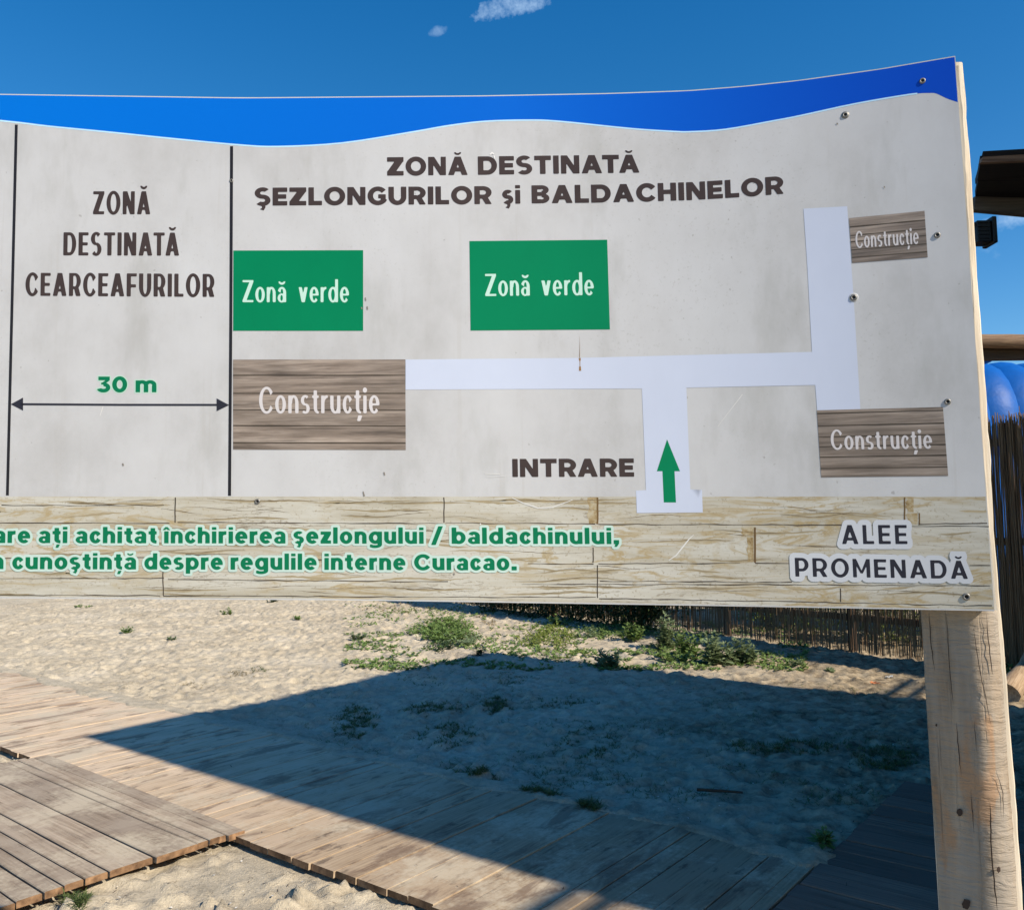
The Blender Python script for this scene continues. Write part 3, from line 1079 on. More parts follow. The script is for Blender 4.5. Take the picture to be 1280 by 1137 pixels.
def glyph(ch, W, S, T, X):
    """returns width and shapes; cap height 1, x-height X, stems S, bars T"""
    g, w = [], 0.5
    base = {'Ă': 'A', 'Ş': 'S', 'ă': 'a', 'ş': 's', 'ț': 't', 'î': 'i'}.get(ch)
    if base:
        w, g = glyph(base, W, S, T, X)
        g = list(g)
        if ch in 'Ăă':
            cy = (1.24 if ch == 'Ă' else X + 0.26)
            rx = 0.20 * (0.45 + 0.55 * W)
            g.append(Ring(w / 2, cy, rx, 0.15, 0.10 * (0.5 + 0.5 * W), 0.10, ('in', Rr(-BIG, cy - 1, BIG, cy)[1])))
        elif ch == 'î':
            g = [x for x in g if not (x[0] == 'P' and x[1][0][1] > X)]
            cx = w / 2
            g.append(('P', [(cx - 0.24, X + 0.07), (cx - 0.07, X + 0.07), (cx, X + 0.15), (cx + 0.07, X + 0.07), (cx + 0.24, X + 0.07), (cx + 0.07, X + 0.27), (cx - 0.07, X + 0.27)]))
        else:
            cx = w / 2 + (0.02 if ch != 'ț' else 0.06)
            a = 0.16 * (0.45 + 0.55 * W)
            if ch == 'ț':
                g.append(('P', [(cx - a * 0.3, -0.08), (cx + a, -0.08), (cx + a * 0.35, -0.30), (cx - a * 0.75, -0.30)]))
            else:
                g.append(('P', [(cx - a * 0.5, 0.03), (cx + a * 0.8, 0.03), (cx + a * 0.85, -0.10), (cx + a * 0.25, -0.27), (cx - a * 1.1, -0.20), (cx - a * 0.3, -0.12)]))
        return w, g
    if ch == 'I':
        w = S
        g = [Rr(0, 0, S, 1)]
    elif ch == 'L':
        w = 0.74 * W
        g = [Rr(0, 0, S, 1), Rr(0, 0, w, T)]
    elif ch in 'EF':
        w = 0.80 * W
        g = [Rr(0, 0, S, 1), Rr(0, 1 - T, w, 1), Rr(0, 0.5 - T / 2 + (0 if ch == 'E' else -0.04), w * 0.93, 0.5 + T / 2 + (0 if ch == 'E' else -0.04))]
        if ch == 'E':
            g.append(Rr(0, 0, w, T))
    elif ch == 'H':
        w = 0.96 * W
        g = [Rr(0, 0, S, 1), Rr(w - S, 0, w, 1), Rr(0, 0.5 - T / 2, w, 0.5 + T / 2)]
    elif ch == 'T':
        w = 0.90 * W
        g = [Rr(0, 1 - T, w, 1), Rr(w / 2 - S / 2, 0, w / 2 + S / 2, 1)]
    elif ch == 'N':
        w = 0.99 * W
        g = [Rr(0, 0, S * 0.96, 1), Rr(w - S * 0.96, 0, w, 1), Pr(0, 1, w - S * 1.12, 0, S * 1.12)]
    elif ch == 'M':
        w = 1.12 * W
        g = [Rr(0, 0, S * 0.95, 1), Rr(w - S * 0.95, 0, w, 1), ('P', [(0, 1), (S * 0.9, 1), (w / 2 + S * .3, 0.22), (w / 2 - S * .3, 0.22)]), ('P', [(w, 1), (w - S * 0.9, 1), (w / 2 - S * .3, 0.22), (w / 2 + S * .3, 0.22)])]
    elif ch == 'Z':
        w = 0.92 * W
        g = [Rr(0, 1 - T, w, 1), Rr(0, 0, w, T), ('P', [(0, T * 0.85), (0, 0), (S * 1.1, 0), (w, 1 - T * 0.85), (w, 1), (w - S * 1.1, 1)])]
    elif ch == 'A':
        w = 1.10 * W
        h = S * 1.13
        g = [Pr(0, 0, w / 2 - h / 2, 1, h * 0.97), Pr(w - h * 0.97, 0, w / 2 - h / 2 + 0.03 * h, 1, h * 0.97), Rr(w * 0.2, 0.19, w * 0.8, 0.19 + T * 0.9)]
    elif ch in 'OCG':
        w = (1.15 if ch == 'O' else 1.02) * W
        cx = w / 2 if ch == 'O' else 0.56 * W
        rx = cx
        if ch == 'O':
            g = [Ring(cx, .5, rx, .52, S, T * 1.02)]
        else:
            r = [('out', [(cx + 0.06 * W, .5), (cx + 2 * W, .5 + 1.55), (cx + 4, .5), (cx + 2 * W, .5 - 1.55)])]
            if ch == 'G':
                r = [('out', [(cx + 0.02 * W, .5), (cx + 2 * W, .5 + 1.6), (cx + 4, .5), (cx + 2 * W, .5 - 0.9)])]
                g = [Ring(cx, .5, rx, .52, S, T * 1.02, *r), Rr(cx + .02 * W, 0.36, w - 0.03 * W, 0.36 + T * 0.92), Rr(w - 0.03 * W - S * .92, 0.13, w - 0.03 * W, 0.5)]
            else:
                g = [Ring(cx, .5, rx, .52, S, T * 1.02, *r)]
    elif ch == 'D':
        w = 1.03 * W
        cx = w - 0.52 * W - 0.0
        g = [Rr(0, 0, S, 1), Rr(0, 1 - T, cx + .01, 1), Rr(0, 0, cx + .01, T), Ring(cx, .5, w - cx, .5, S, T, ('in', Rr(cx, -1, BIG, 2)[1]))]
    elif ch in 'BPR':
        w = {'B': 0.93, 'P': 0.88, 'R': 0.94}[ch] * W
        t = T * 0.93
        if ch == 'B':
            cx = w * 0.56
            g = [Rr(0, 0, S, 1), Rr(0, 1 - t, cx, 1), Rr(0, .5 - t * .4, cx, .5 + t * .55), Rr(0, 0, cx, t),
                 Ring(cx, .74, (w - cx) * .93, .26, S * .95, t * .95, ('in', Rr(cx, -1, BIG, 2)[1])), Ring(cx, .28, w - cx, .28, S, t * .95, ('in', Rr(cx, -1, BIG, 2)[1]))]
        else:
            cx = w * 0.50
            y0 = 0.28 if ch == 'P' else 0.30
            ry = (1 - y0) / 2
            g = [Rr(0, 0, S, 1), Rr(0, 1 - t, cx, 1), Rr(0, y0, cx, y0 + t), Ring(cx, 1 - ry, w - cx, ry, S, t, ('in', Rr(cx, -1, BIG, 2)[1]))]
            if ch == 'R':
                g.append(Pr(w - S * 1.12, 0, w * 0.38, 0.42, S * 1.14))
    elif ch in 'Ss':
        H = 1.0 if ch == 'S' else X
        w = (0.86 if ch == 'S' else 0.66) * W
        t = T * (0.92 if ch == 'S' else 0.86)
        s_ = S * 0.97
        m = H / 2
        ry = (H + 0.02 - m + t / 2) / 2
        cyu, cyl = H + 0.02 - ry, -0.02 + ry
        g = [Ring(w * .5, cyu, w * .5, ry, s_, t, ('out', [(w * .5, cyu + 0.0), (w * .5 + 2 * W, cyu + 0.75 * 1.6), (BIG, -1), (w * .5, -1)])),
             Ring(w * .5, cyl, w * .5, ry, s_, t, ('out', [(w * .5, cyl), (w * .5 - 2 * W, cyl - 0.75 * 1.6), (-BIG, 2), (w * .5, 2)]))]
    elif ch == 'U':
        w = 0.98 * W
        cy = 0.44
        g = [Rr(0, cy, S, 1), Rr(w - S, cy, w, 1), Ring(w / 2, cy, w / 2, cy + .02, S, T, ('in', Rr(-BIG, -1, BIG, cy)[1]))]
    elif ch == '0':
        w = 0.98 * W
        g = [Ring(w / 2, .5, w / 2, .52, S * 1.05, T)]
    elif ch == '3':
        w = 0.84 * W
        g = [Ring(w * .46, .30, w * .54, .32, S, T, ('out', [(w * .46, .30), (-2, -0.3), (-2, 2), (w * .46, 2)])), Rr(w * .28, 0.49, w * .46, 0.62),
             Rr(w * .06, 1 - T, w * .95, 1), ('P', [(w * .95, 1 - T * .7), (w * .95, 1 - T), (w * .62, .55), (w * .26, .55), (w * .60, 1 - T)])]
    elif ch in 'oce':
        w = {'o': 0.80, 'c': 0.68, 'e': 0.78}[ch] * W
        cx, cy, ry = (w / 2 if ch != 'c' else w * .54), X / 2, X / 2 + .015
        rx = cx
        if ch == 'o':
            g = [Ring(cx, cy, rx, ry, S, T)]
        elif ch == 'c':
            g = [Ring(cx, cy, rx, ry, S, T, ('out', [(cx + .05 * W, cy), (cx + 2 * W, cy + 1.5), (4, cy), (cx + 2 * W, cy - 1.5)]))]
        else:
            g = [Ring(cx, cy, rx, ry, S, T, ('out', [(cx, cy - T * .35), (4, cy - T * .35), (cx + 2 * W, cy - 1.5)])), Rr(S * .6, cy - T * .42, w - .015, cy + T * .42)]
    elif ch in 'bdpg':
        w = 0.84 * W
        rx, ry = (w - 0.02) / 2, X / 2 + .015
        left = ch in 'bp'
        cx = w - rx if left else rx
        sx = 0 if left else w - S
        g = [Ring(cx, X / 2, rx, ry, S * .98, T)]
        if ch in 'bd':
            g.append(Rr(sx, 0, sx + S, 1.04))
        elif ch == 'p':
            g.append(Rr(sx, -0.26, sx + S, X))
        else:
            g += [Rr(sx, -0.05, sx + S, X), Ring(w * .46, -0.05, w * .54, 0.23, S, T * .9, ('in', [(w * .1, -0.05), (w * -.1, -1), (BIG, -1), (BIG, -0.05)]))]
    elif ch == 'a':
        w = 0.72 * W
        g = [Rr(w - S, 0, w, X * .6), Ring(w * .5, X - .26, w * .5, .275, S, T * .92, ('in', [(-0.2, 2), (w * .12 - .1, X - .12), (w * .5, X - .30), (w * .5, X - .28), (BIG, X - .28), (BIG, 2)])),
             Rr(w - S, X * .4, w, X - .26), Ring(w * .46, X * .28, w * .46, X * .28 + .015, S * .9, T * .72, ('in', Rr(-1, -1, w * .9, 2)[1]))]
    elif ch in 'hnrm':
        H = 1.04 if ch == 'h' else X
        if ch == 'r':
            w = 0.50 * W
            cx, rx = w * .95, w * .95
            g = [Rr(0, 0, S, X), Ring(cx, X - .30, rx - .0, .315, S, T * 1.1, ('in', [(-1, X - .30), (w, X - .30), (w, 2), (-1, 2)]))]
        elif ch in 'hn':
            w = 0.76 * W
            g = [Rr(0, 0, S, H), Rr(w - S, 0, w, X - .30), Ring(w / 2 + .01, X - .30, w / 2 - .01, .315, S, T, ('in', Rr(-1, X - .3, BIG, 2)[1]))]
        else:
            w = 1.22 * W
            h = (w + S) / 2
            g = [Rr(0, 0, S, X), Rr(h - S, 0, h, X - .3), Rr(w - S, 0, w, X - .3), Ring(h / 2, X - .3, h / 2, .315, S, T, ('in', Rr(-1, X - .3, BIG, 2)[1])),
                 Ring((h - S + w) / 2, X - .3, (w - h + S) / 2, .315, S, T, ('in', Rr(-1, X - .3, BIG, 2)[1]))]
    elif ch == 'u':
        w = 0.76 * W
        g = [Rr(0, .3, S, X), Rr(w - S, 0, w, X), Ring(w / 2, .3, w / 2, .315, S, T, ('in', Rr(-1, -1, BIG, .3)[1]))]
    elif ch == 'i':
        w = S
        g = [Rr(0, 0, S, X), ('E', S / 2, X + .21, S * .56 + .01, S * .3 + .065)]
        if W > 0.9:
            g = [Rr(0, 0, S, X), Rr(0, X + .09, S, X + .27)]
    elif ch == 'l':
        w = S
        g = [Rr(0, 0, S, 1.04)]
    elif ch == 't':
        w = 0.50 * W
        s0 = 0.12 * W
        g = [Rr(s0, .2, s0 + S, X + .2), Rr(0, X - T * .95, w, X), Ring(s0 + .22 * W + S * .5, .22, .22 * W + S * .5, .235, S, T, ('in', [(-1, -1), (w, -1), (w, .22), (-1, .22)]))]
    elif ch == 'v':
        w = 0.78 * W
        h = S * 1.1
        g = [Pr(w / 2 - h / 2, 0, 0, X, h), Pr(w / 2 - h / 2, 0, w - h, X, h)]
    elif ch == 'z':
        w = 0.66 * W
        g = [Rr(0, X - T * .95, w, X), Rr(0, 0, w, T * .95), ('P', [(0, T * .8), (0, 0), (S * 1.1, 0), (w, X - T * .8), (w, X), (w - S * 1.1, X)])]
    elif ch == '/':
        w = 0.62 * W
        g = [Pr(0, -0.08, w - S * .85, 1.12, S * .85)]
    elif ch == ',':
        w = S * 1.15
        g = [('P', [(0, .26), (S * 1.15, .26), (S * 1.15, .04), (S * .65, -.18), (S * .1, -.18), (S * .35, 0), (0, 0)])]
    elif ch == '.':
        w = S * 1.15
        g = [Rr(0, 0, S * 1.15, .26)]
    elif ch == ' ':
        w = 0.28 * W
    return w, g


def text_field(word, W, S, T, X, gap, res, pad):
    x, items = 0.0, []
    kern = {('T', 'A'): -.10, ('T', 'Ă'): -.12, ('A', 'T'): -.10, ('L', 'T'): -.1, ('F', 'U'): 0, ('A', 'F'): 0, ('R', 'A'): -.04, ('P', 'R'): 0}
    for i, ch in enumerate(word):
        if i:
            x += gap + kern.get((word[i - 1], ch), 0) * W
        w, g = glyph(ch, W, S, T, X)
        items.append((x, w, g))
        x += w
    total = x
    h = 1.0 / res
    xs = np.arange(-pad, total + pad + h, h)
    ys = np.arange(-0.42 - pad, 1.52 + pad, h)
    XX, YY = np.meshgrid(xs, ys)
    D = np.full(XX.shape, 9.0)
    for (x0, w, g) in items:
        i0 = max(0, int((x0 - 0.45 - pad + pad) / h))
        i1 = min(len(xs), int((x0 + w + 0.45 + 2 * pad) / h) + 1)
        sx, sy = XX[:, i0:i1] - x0, YY[:, i0:i1]
        for s in g:
            if s[0] == 'P':
                d = sd_poly(s[1], sx, sy)
            elif s[0] == 'E':
                d = sd_ell(*s[1:], sx, sy)
            else:
                _, cx, cy, rx, ry, tx, ty, clips = s
                d = sd_ell(cx, cy, rx, ry, sx, sy)
                if rx - tx > 0.01 and ry - ty > 0.01:
                    d = np.maximum(d, -sd_ell(cx, cy, rx - tx, ry - ty, sx, sy))
                for kind, poly in clips:
                    c = sd_poly(poly, sx, sy)
                    d = np.maximum(d, c if kind == 'in' else -c)
            D[:, i0:i1] = np.minimum(D[:, i0:i1], d)
    return total, xs, ys, D


def contour_mesh(xs, ys, D, level):
    """filled region D < level as polygons with linear edges"""
    Fv = D - level
    ins = Fv < 0
    polys = []
    nyy, nxx = Fv.shape
    cnt = ins[:-1, :-1].astype(int) + ins[:-1, 1:] + ins[1:, 1:] + ins[1:, :-1]
    for j in range(nyy - 1):
        row = cnt[j]
        nzr = np.nonzero(row)[0]
        run = None
        for i in nzr:
            if row[i] == 4:
                if run is None:
                    run = [i, i + 1]
                elif run[1] == i:
                    run[1] = i + 1
                else:
                    polys.append([(xs[run[0]], ys[j]), (xs[run[1]], ys[j]), (xs[run[1]], ys[j + 1]), (xs[run[0]], ys[j + 1])])
                    run = [i, i + 1]
                if run[1] - run[0] >= 5:
                    polys.append([(xs[run[0]], ys[j]), (xs[run[1]], ys[j]), (xs[run[1]], ys[j + 1]), (xs[run[0]], ys[j + 1])])
                    run = None
                continue
            c = [(i, j), (i + 1, j), (i + 1, j + 1), (i, j + 1)]
            poly = []
            for a in range(4):
                p, q = c[a], c[(a + 1) % 4]
                fp, fq = Fv[p[1], p[0]], Fv[q[1], q[0]]
                if fp < 0:
                    poly.append((xs[p[0]], ys[p[1]]))
                if (fp < 0) != (fq < 0):
                    t = fp / (fp - fq)
                    poly.append((xs[p[0]] + (xs[q[0]] - xs[p[0]]) * t, ys[p[1]] + (ys[q[1]] - ys[p[1]]) * t))
            if len(poly) > 2:
                polys.append(poly)
        if run is not None:
            polys.append([(xs[run[0]], ys[j]), (xs[run[1]], ys[j]), (xs[run[1]], ys[j + 1]), (xs[run[0]], ys[j + 1])])
    return polys


def lean(x):
    return (x - 400) * 7.2e-5 if x > 400 else (x - 330) * 6e-5


def word(txt, base, caps, W, S, T, mat, layer, X=0.74, gap=0.115, halo=None, res=30):
    """base: picture points of the base line; caps: cap height at both ends"""
    pad = 0.05 + (max(h[0] for h in halo) if halo else 0)
    total, xs, ys, D = text_field(txt, W, S, T, X, gap, res, pad)
    x0, x1 = base[0][0], base[-1][0]

    def conv(polys, lay, name):
        vs, fs = [], []
        for p in polys:
            o = len(vs)
            for (u, v_) in p:
                t = u / total
                bx = x0 + (x1 - x0) * t
                by = plin(base, bx)
                ch = caps[0] + (caps[1] - caps[0]) * t
                vs.append(on_panel(bx - lean(bx) * v_ * ch, by - v_ * ch, lay))
            fs.append(tuple(range(o, o + len(p))))
        return child(name, mesh(name, vs, fs), None if False else mat if lay == layer else hm)
    if halo:
        for i, (off, hm) in enumerate(halo):
            conv(contour_mesh(xs, ys, D, off), layer - len(halo) + i, 'lettering_outline')
    hm = None
    o = conv(contour_mesh(xs, ys, D, 0.0), layer, 'lettering')
    return o


GH = dict(W=1.0, S=0.30, T=0.245)
word('ZONĂ', [(484, 219.8), (584.7, 218.9)], (23, 23), mat=BROWN, layer=4, **GH)
word('DESTINATĂ', [(597.5, 218.8), (799.5, 216)], (23, 22.6), mat=BROWN, layer=4, **GH)
word('ŞEZLONGURILOR', [(318.5, 257.3), (614.7, 255.2)], (22.4, 22.4), mat=BROWN, layer=4, **GH)
word('şi', [(628, 255), (650.5, 254.8)], (22.4, 22.6), mat=BROWN, layer=4, X=0.76, gap=0.12, **GH)
word('BALDACHINELOR', [(664.7, 254.5), (740, 253.6), (800, 252.3), (865, 250.3), (920, 247.0), (979.7, 242.4)], (22.6, 22.4), mat=BROWN, layer=4, **GH)
CN = dict(W=0.50, S=0.168, T=0.13, gap=0.095)
word('ZONĂ', [(116.4, 268), (187.9, 268)], (28.7, 28.7), mat=BROWN, layer=4, **CN)
word('DESTINATĂ', [(79.2, 319.3), (224, 319.7)], (28.8, 28.8), mat=BROWN, layer=4, **CN)
word('CEARCEAFURILOR', [(31.8, 369.7), (268, 371.2)], (28.7, 28.7), mat=BROWN, layer=4, **CN)
word('30', [(121.9, 490.2), (159, 490.3)], (19.6, 19.6), mat=GREENT, layer=4, W=0.98, S=0.28, T=0.24, halo=((0.07, HALOM),))
word('m', [(169.5, 490.3), (195.7, 490.3)], (19.6, 19.6), mat=GREENT, layer=4, W=1.0, S=0.27, T=0.22, X=0.76, halo=((0.07, HALOM),))
GC = dict(W=0.50, S=0.125, T=0.095, X=0.68, gap=0.085)
word('Zonă', [(303.3, 377.8), (357.8, 377.8)], (27.5, 27.5), mat=MINT, layer=6, **GC)
word('verde', [(373.5, 377.8), (436.3, 377.8)], (27.5, 27.5), mat=MINT, layer=6, **GC)
word('Zonă', [(606.6, 370.2), (662.3, 369.6)], (27.6, 27.6), mat=MINT, layer=6, **GC)
word('verde', [(677, 369.5), (742.4, 368.9)], (27.5, 27.5), mat=MINT, layer=6, **GC)
word('Construcție', [(324, 516.5), (474.5, 516.5)], (32.5, 32.5), mat=OFFW, layer=8, **GC)
word('Construcție', [(1069.8, 310.2), (1148.7, 304.9)], (20.5, 20.5), mat=OFFW, layer=8, **GC)
word('Construcție', [(1038.9, 561.8), (1165.5, 560.4)], (24.5, 24.0), mat=OFFW, layer=8, **GC)
word('INTRARE', [(640.6, 596), (792.8, 595.6)], (22.6, 22.8), mat=BROWN, layer=4, **GH)
GR = dict(W=0.98, S=0.28, T=0.215, X=0.77, gap=0.13, mat=GREENT, layer=7, halo=((0.15, HALO),), caps=(19.6, 19.6))
for t, a, b in (('care', -24, 38), ('ați', 48.4, 84.4), ('achitat', 94.7, 196), ('închirierea', 205.3, 357), ('şezlongului', 367, 529.7), ('/', 538.8, 554), ('baldachinului,', 564.7, 774)):
    word(t, [(a, 678.4 + a * 0.0018), (b, 678.4 + b * 0.0018)], **GR)
GR['layer'] = 9
for t, a, b in (('în', -18, 4.7), ('cunoştință', 15.6, 170.3), ('despre', 180.6, 278.7), ('regulile', 288.4, 396), ('interne', 405.6, 507), ('Curacao.', 517.8, 646)):
    word(t, [(a, 711.0 + a * 0.0024), (b, 711.0 + b * 0.0024)], **GR)
AP = dict(W=0.78, S=0.20, T=0.16, mat=INKB, halo=((0.27, HALOG),))
word('ALEE', [(1052.6, 679.7), (1134.4, 679.7)], (23.8, 23.8), layer=7, gap=0.24, **AP)
word('PROMENADĂ', [(994.3, 720.2), (1210.0, 723.2)], (23.4, 22.6), layer=9, gap=0.20, **AP)

# rust drips, chips and a few scratches on the print
RUST = flat('rust_mark', (0.27, 0.15, 0.05), 0.8)
CHIP = flat('chipped_print', (0.75, 0.74, 0.72), 0.6)
SCR = flat('scratch', (0.66, 0.65, 0.62), 0.6)
strokes_mesh('rust_streak', [([(724.3, 420), (724.8, 432), (724.6, 447)], [0.1, 0.3, 0.6]), ([(724.6, 447.5), (725.0, 451)], [2.6, 2.0]), ([(725, 458), (725.1, 463.5)], [2.2, 2.8]), ([(724.9, 451), (725, 458)], 0.8)], RUST, 6)
strokes_mesh('chip', [([(612.5, 193.5), (615, 191.2), (617.5, 193.3)], [1.2, 2.4, 1.4]), ([(617.4, 195), (618.6, 199)], [1.6, 0.8]), ([(600, 654.2), (601, 655)], 1.5)], CHIP, 7)
strokes_mesh('scratch', [([(836, 700), (845, 694), (853, 684), (861, 674), (867, 668)], [0.8, 1.4, 1.6, 1.3, 0.6]), ([(640, 622), (655, 629), (672, 634.5), (690, 634), (716, 624.5)], [0.7, 1.2, 1.5, 1.2, 0.6]),
                          ([(606, 592), (625, 592.5)], 0.8), ([(608, 596), (632, 595.5)], 0.6), ([(897, 533), (928, 493)], [0.4, 0.8]), ([(125, 520), (129, 508)], [0.5, 0.8])], SCR, 6)
strokes_mesh('insect_specks', [([(456.8, 372), (457.4, 376)], 1.4), ([(459, 383), (459.6, 387)], 1.6), ([(452, 384), (452.6, 386.5)], 1.4), ([(567, 716), (568.2, 718)], 2.0), ([(1029.5, 704), (1030, 706)], 1.8),
                                ([(1046, 154), (1047, 156)], 1.6), ([(1105, 233), (1106, 235)], 1.3), ([(480, 590), (481, 594)], 1.6), ([(454, 614), (455.5, 620)], [1.2, 2.0]), ([(153.5, 579), (154.5, 582)], 1.8)], flat('speck', (0.22, 0.20, 0.17), 0.8), 8)

# screws
SCREW = flat('screw_metal', (0.24, 0.23, 0.21), 0.5, 0.7)
SCREWD = flat('screw_recess', (0.02, 0.018, 0.016), 0.7)
random.seed(21)


def lathe(prof, seg, ax=Vector((0, 0, 1))):
    vs, fs = [], []
    for (r, z) in prof:
        for i in range(seg):
            a = 2 * math.pi * i / seg
            vs.append(Vector((r * math.cos(a), r * math.sin(a), z)))
    for j in range(len(prof) - 1):
        for i in range(seg):
            i2 = (i + 1) % seg
            fs.append((j * seg + i, j * seg + i2, (j + 1) * seg + i2, (j + 1) * seg + i))
    return vs, fs


vs, fs = lathe([(0.0068, 0.0), (0.0066, 0.0016), (0.0052, 0.0026), (0.0034, 0.0026), (0.0030, 0.0008), (0.0001, 0.0006)], 16)
ns = len(fs)
screw_me = mesh('screw', vs, fs, True, [0] * (ns - 32) + [1] * 32)
screw_me.materials.append(SCREW)
screw_me.materials.append(SCREWD)
for (px, py, s, lab) in ((1153, 101.5, 1.0, None), (1056.5, 144, 1.0, 'shiny screw with its washer under the blue band'), (1171.5, 294, 1.0, None), (1067, 372, 1.1, 'pale screw head on the white path'), (1184.5, 502, 1.0, 'dark sunk screw'), (1208, 745.5, 1.15, None), (322, 626.5, 0.95, None), (289.3, 226, 0.7, None)):
    p = on_panel(px, py, 2)
    sl = -2 * A_BEND * max(0.0, p.x - X_BEND)
    nrm = Vector((sl, -1, 0)).normalized()
    q = nrm.to_track_quat('Z', 'Y')
    o = bpy.data.objects.new('screw', screw_me)
    COL.objects.link(o)
    o.parent = sign
    o.matrix_parent_inverse = Matrix.Translation((0, -1.7, 0))
    o.location = p
    o.rotation_euler = q.to_euler()
    o.scale = (s * 0.85, s * 0.85, s * 0.85)
    if lab:
        o['label'] = lab
    wv, wf = lathe([(0.0088 * s, 0.0), (0.0083 * s, 0.0007), (0.0066 * s, 0.0009)], 16)
    if py in (144, 372):
        w_ = mesh('washer', wv, wf, True)
        w_.materials.append(SCREW if py != 372 else EDGEW)
        wo = bpy.data.objects.new('washer', w_)
        COL.objects.link(wo)
        wo.parent = o

# post: split log with a board behind it
PW = NT('post_wood')
k = PW
v1 = k.coord('Object', (34, 34, 2.2))
g = k.noise(v1, 1.0, 8, 0.62, 0.5)
hz = k.noise(k.coord('Object', (14, 14, 70)), 1.0, 4, 0.6, 1.3)
big = k.noise(k.coord('Object', (9, 9, 3.0)), 1.0, 5, 0.6)
col = k.ramp(g, [(0.28, (0.17, 0.12, 0.075)), (0.5, (0.31, 0.235, 0.16)), (0.72, (0.43, 0.335, 0.235))])
col = k.mix(k.ramp(big, [(0.42, 0.0), (0.58, 0.8)]), col, (0.33, 0.285, 0.23))
org = k.noise(k.coord('Object', (16, 16, 5.0)), 1.0, 4, 0.55, 0.4)
col = k.mix(k.ramp(org, [(0.60, 0.0), (0.67, 0.75)]), col, (0.40, 0.235, 0.125))
crk = k.noise(k.coord('Object', (60, 60, 1.2)), 1.0, 4, 0.55, 0.3)
col = k.mix(1.0, col, k.ramp(crk, [(0.27, 0.35), (0.34, 1.0)]), 'MULTIPLY')
hh = k.math('ADD', k.math('MULTIPLY', k.ramp(hz, [(0.35, 0.0), (0.6, 1.0)]), 0.7), k.math('ADD', k.math('MULTIPLY', g, 0.3), k.math('MULTIPLY', k.ramp(crk, [(0.25, 0.0), (0.38, 1.0)]), 1.2)))
POSTW = k.done(col, 0.9, k.bump(hh, 0.6, 0.004))
EDGEB = wood('fresh_board', (0.40, 0.32, 0.23), (0.62, 0.54, 0.42), (0.76, 0.69, 0.58), along=2, rnd=0.0, bump=0.7, var=0.0)
KNOT = flat('knot', (0.055, 0.035, 0.025), 0.8)
CRACK = flat('crack_shadow', (0.03, 0.02, 0.015), 0.9)


def line_at(pa, pb, y):
    a, b = on_y(*pa, y), on_y(*pb, y)

    def f(z):
        t = (z - a.z) / (b.z - a.z)
        return a.x + (b.x - a.x) * t
    return f


YB = 1.63
fL = line_at((1154, 765), (1177.5, 1137), YB - 0.01)
fR = line_at((1247, 765), (1273.0, 1137), YB - 0.045)
prof = [(0.0, 0.0), (0.02, 0.006), (0.10, 0.015), (0.22, 0.029), (0.34, 0.044), (0.44, 0.056), (0.52, 0.064), (0.58, 0.067), (0.70, 0.068), (0.84, 0.066), (0.94, 0.058), (0.985, 0.042), (1.0, 0.015), (1.0, 0.0)]
zs = np.linspace(-0.35, 2.05, 170)
random.seed(5)
vs, fs = [], []
m = len(prof)
for zi, z in enumerate(zs):
    l, r_ = fL(z), fR(z)
    if z > 1.43:
        r_ -= 0.008
    for j, (u_, d_) in enumerate(prof):
        b = (fbm(np.array([u_ * 9.0]), np.array([z * 14.0]), 5, 3)[0] - 0.5) * 0.006 * (1 if 0 < j < m - 1 else 0.3)
        ridge_ = 0.0011 * math.sin(z * 190 + 2.5 * math.sin(z * 23) + u_ * 7) * (1 if 0.5 < u_ < 0.97 else 0.25)
        off = (fbm(np.array([z * 5.0]), np.array([j * 0.8]), 8, 2)[0] - 0.5) * 0.0035 if j in (0, 1, m - 2, m - 1) else 0.0
        vs.append((l + (r_ - l) * u_ + off, YB - d_ - b - ridge_, z))
for zi in range(len(zs) - 1):
    for j in range(m - 1):
        a = zi * m + j
        fs.append((a, a + 1, a + m + 1, a + m))
    a = zi * m
    fs.append((a + m - 1, a, a + m, a + 2 * m - 1))
fs.append(tuple(range((len(zs) - 1) * m, len(zs) * m)))
me = mesh('post', vs, fs, True)
child('post', me, POSTW, 'weathered split round log post, shaded on the left and sunlit on the right')
# knots on the post

def post_front(px, py):
    d = ray(px, py)
    y = 1.58
    for _ in range(12):
        p = EYE + d * (y / d.y)
        u_ = (p.x - fL(p.z)) / (fR(p.z) - fL(p.z))
        u_ = min(max(u_, 0), 1)
        for (u0, d0), (u1, d1) in zip(prof, prof[1:]):
            if u0 <= u_ <= u1 and u1 > u0:
                dep = d0 + (d1 - d0) * (u_ - u0) / (u1 - u0)
                break
        y = YB - dep
    return p


for (px, py, r0, r1) in ((1198, 1013.5, 0.0058, 0.0075), (1206, 1128, 0.0085, 0.010), (1169, 905, 0.0018, 0.003), (1246.5, 1085, 0.004, 0.006)):
    rx_, ry_ = r0 * 640, r1 * 640
    vv, ff = [], []
    c_ = post_front(px, py)
    vv.append((c_.x, c_.y - 0.0046, c_.z))
    for i in range(16):
        a = 2 * math.pi * i / 16
        jj = random.uniform(0.85, 1.12)
        q = post_front(px + rx_ * jj * math.cos(a), py + ry_ * jj * math.sin(a))
        vv.append((q.x, q.y - 0.0044, q.z))
    for i in range(16):
        ff.append((0, 1 + i, 1 + (i + 1) % 16))
    child('knot', mesh('knot', vv, ff), KNOT)
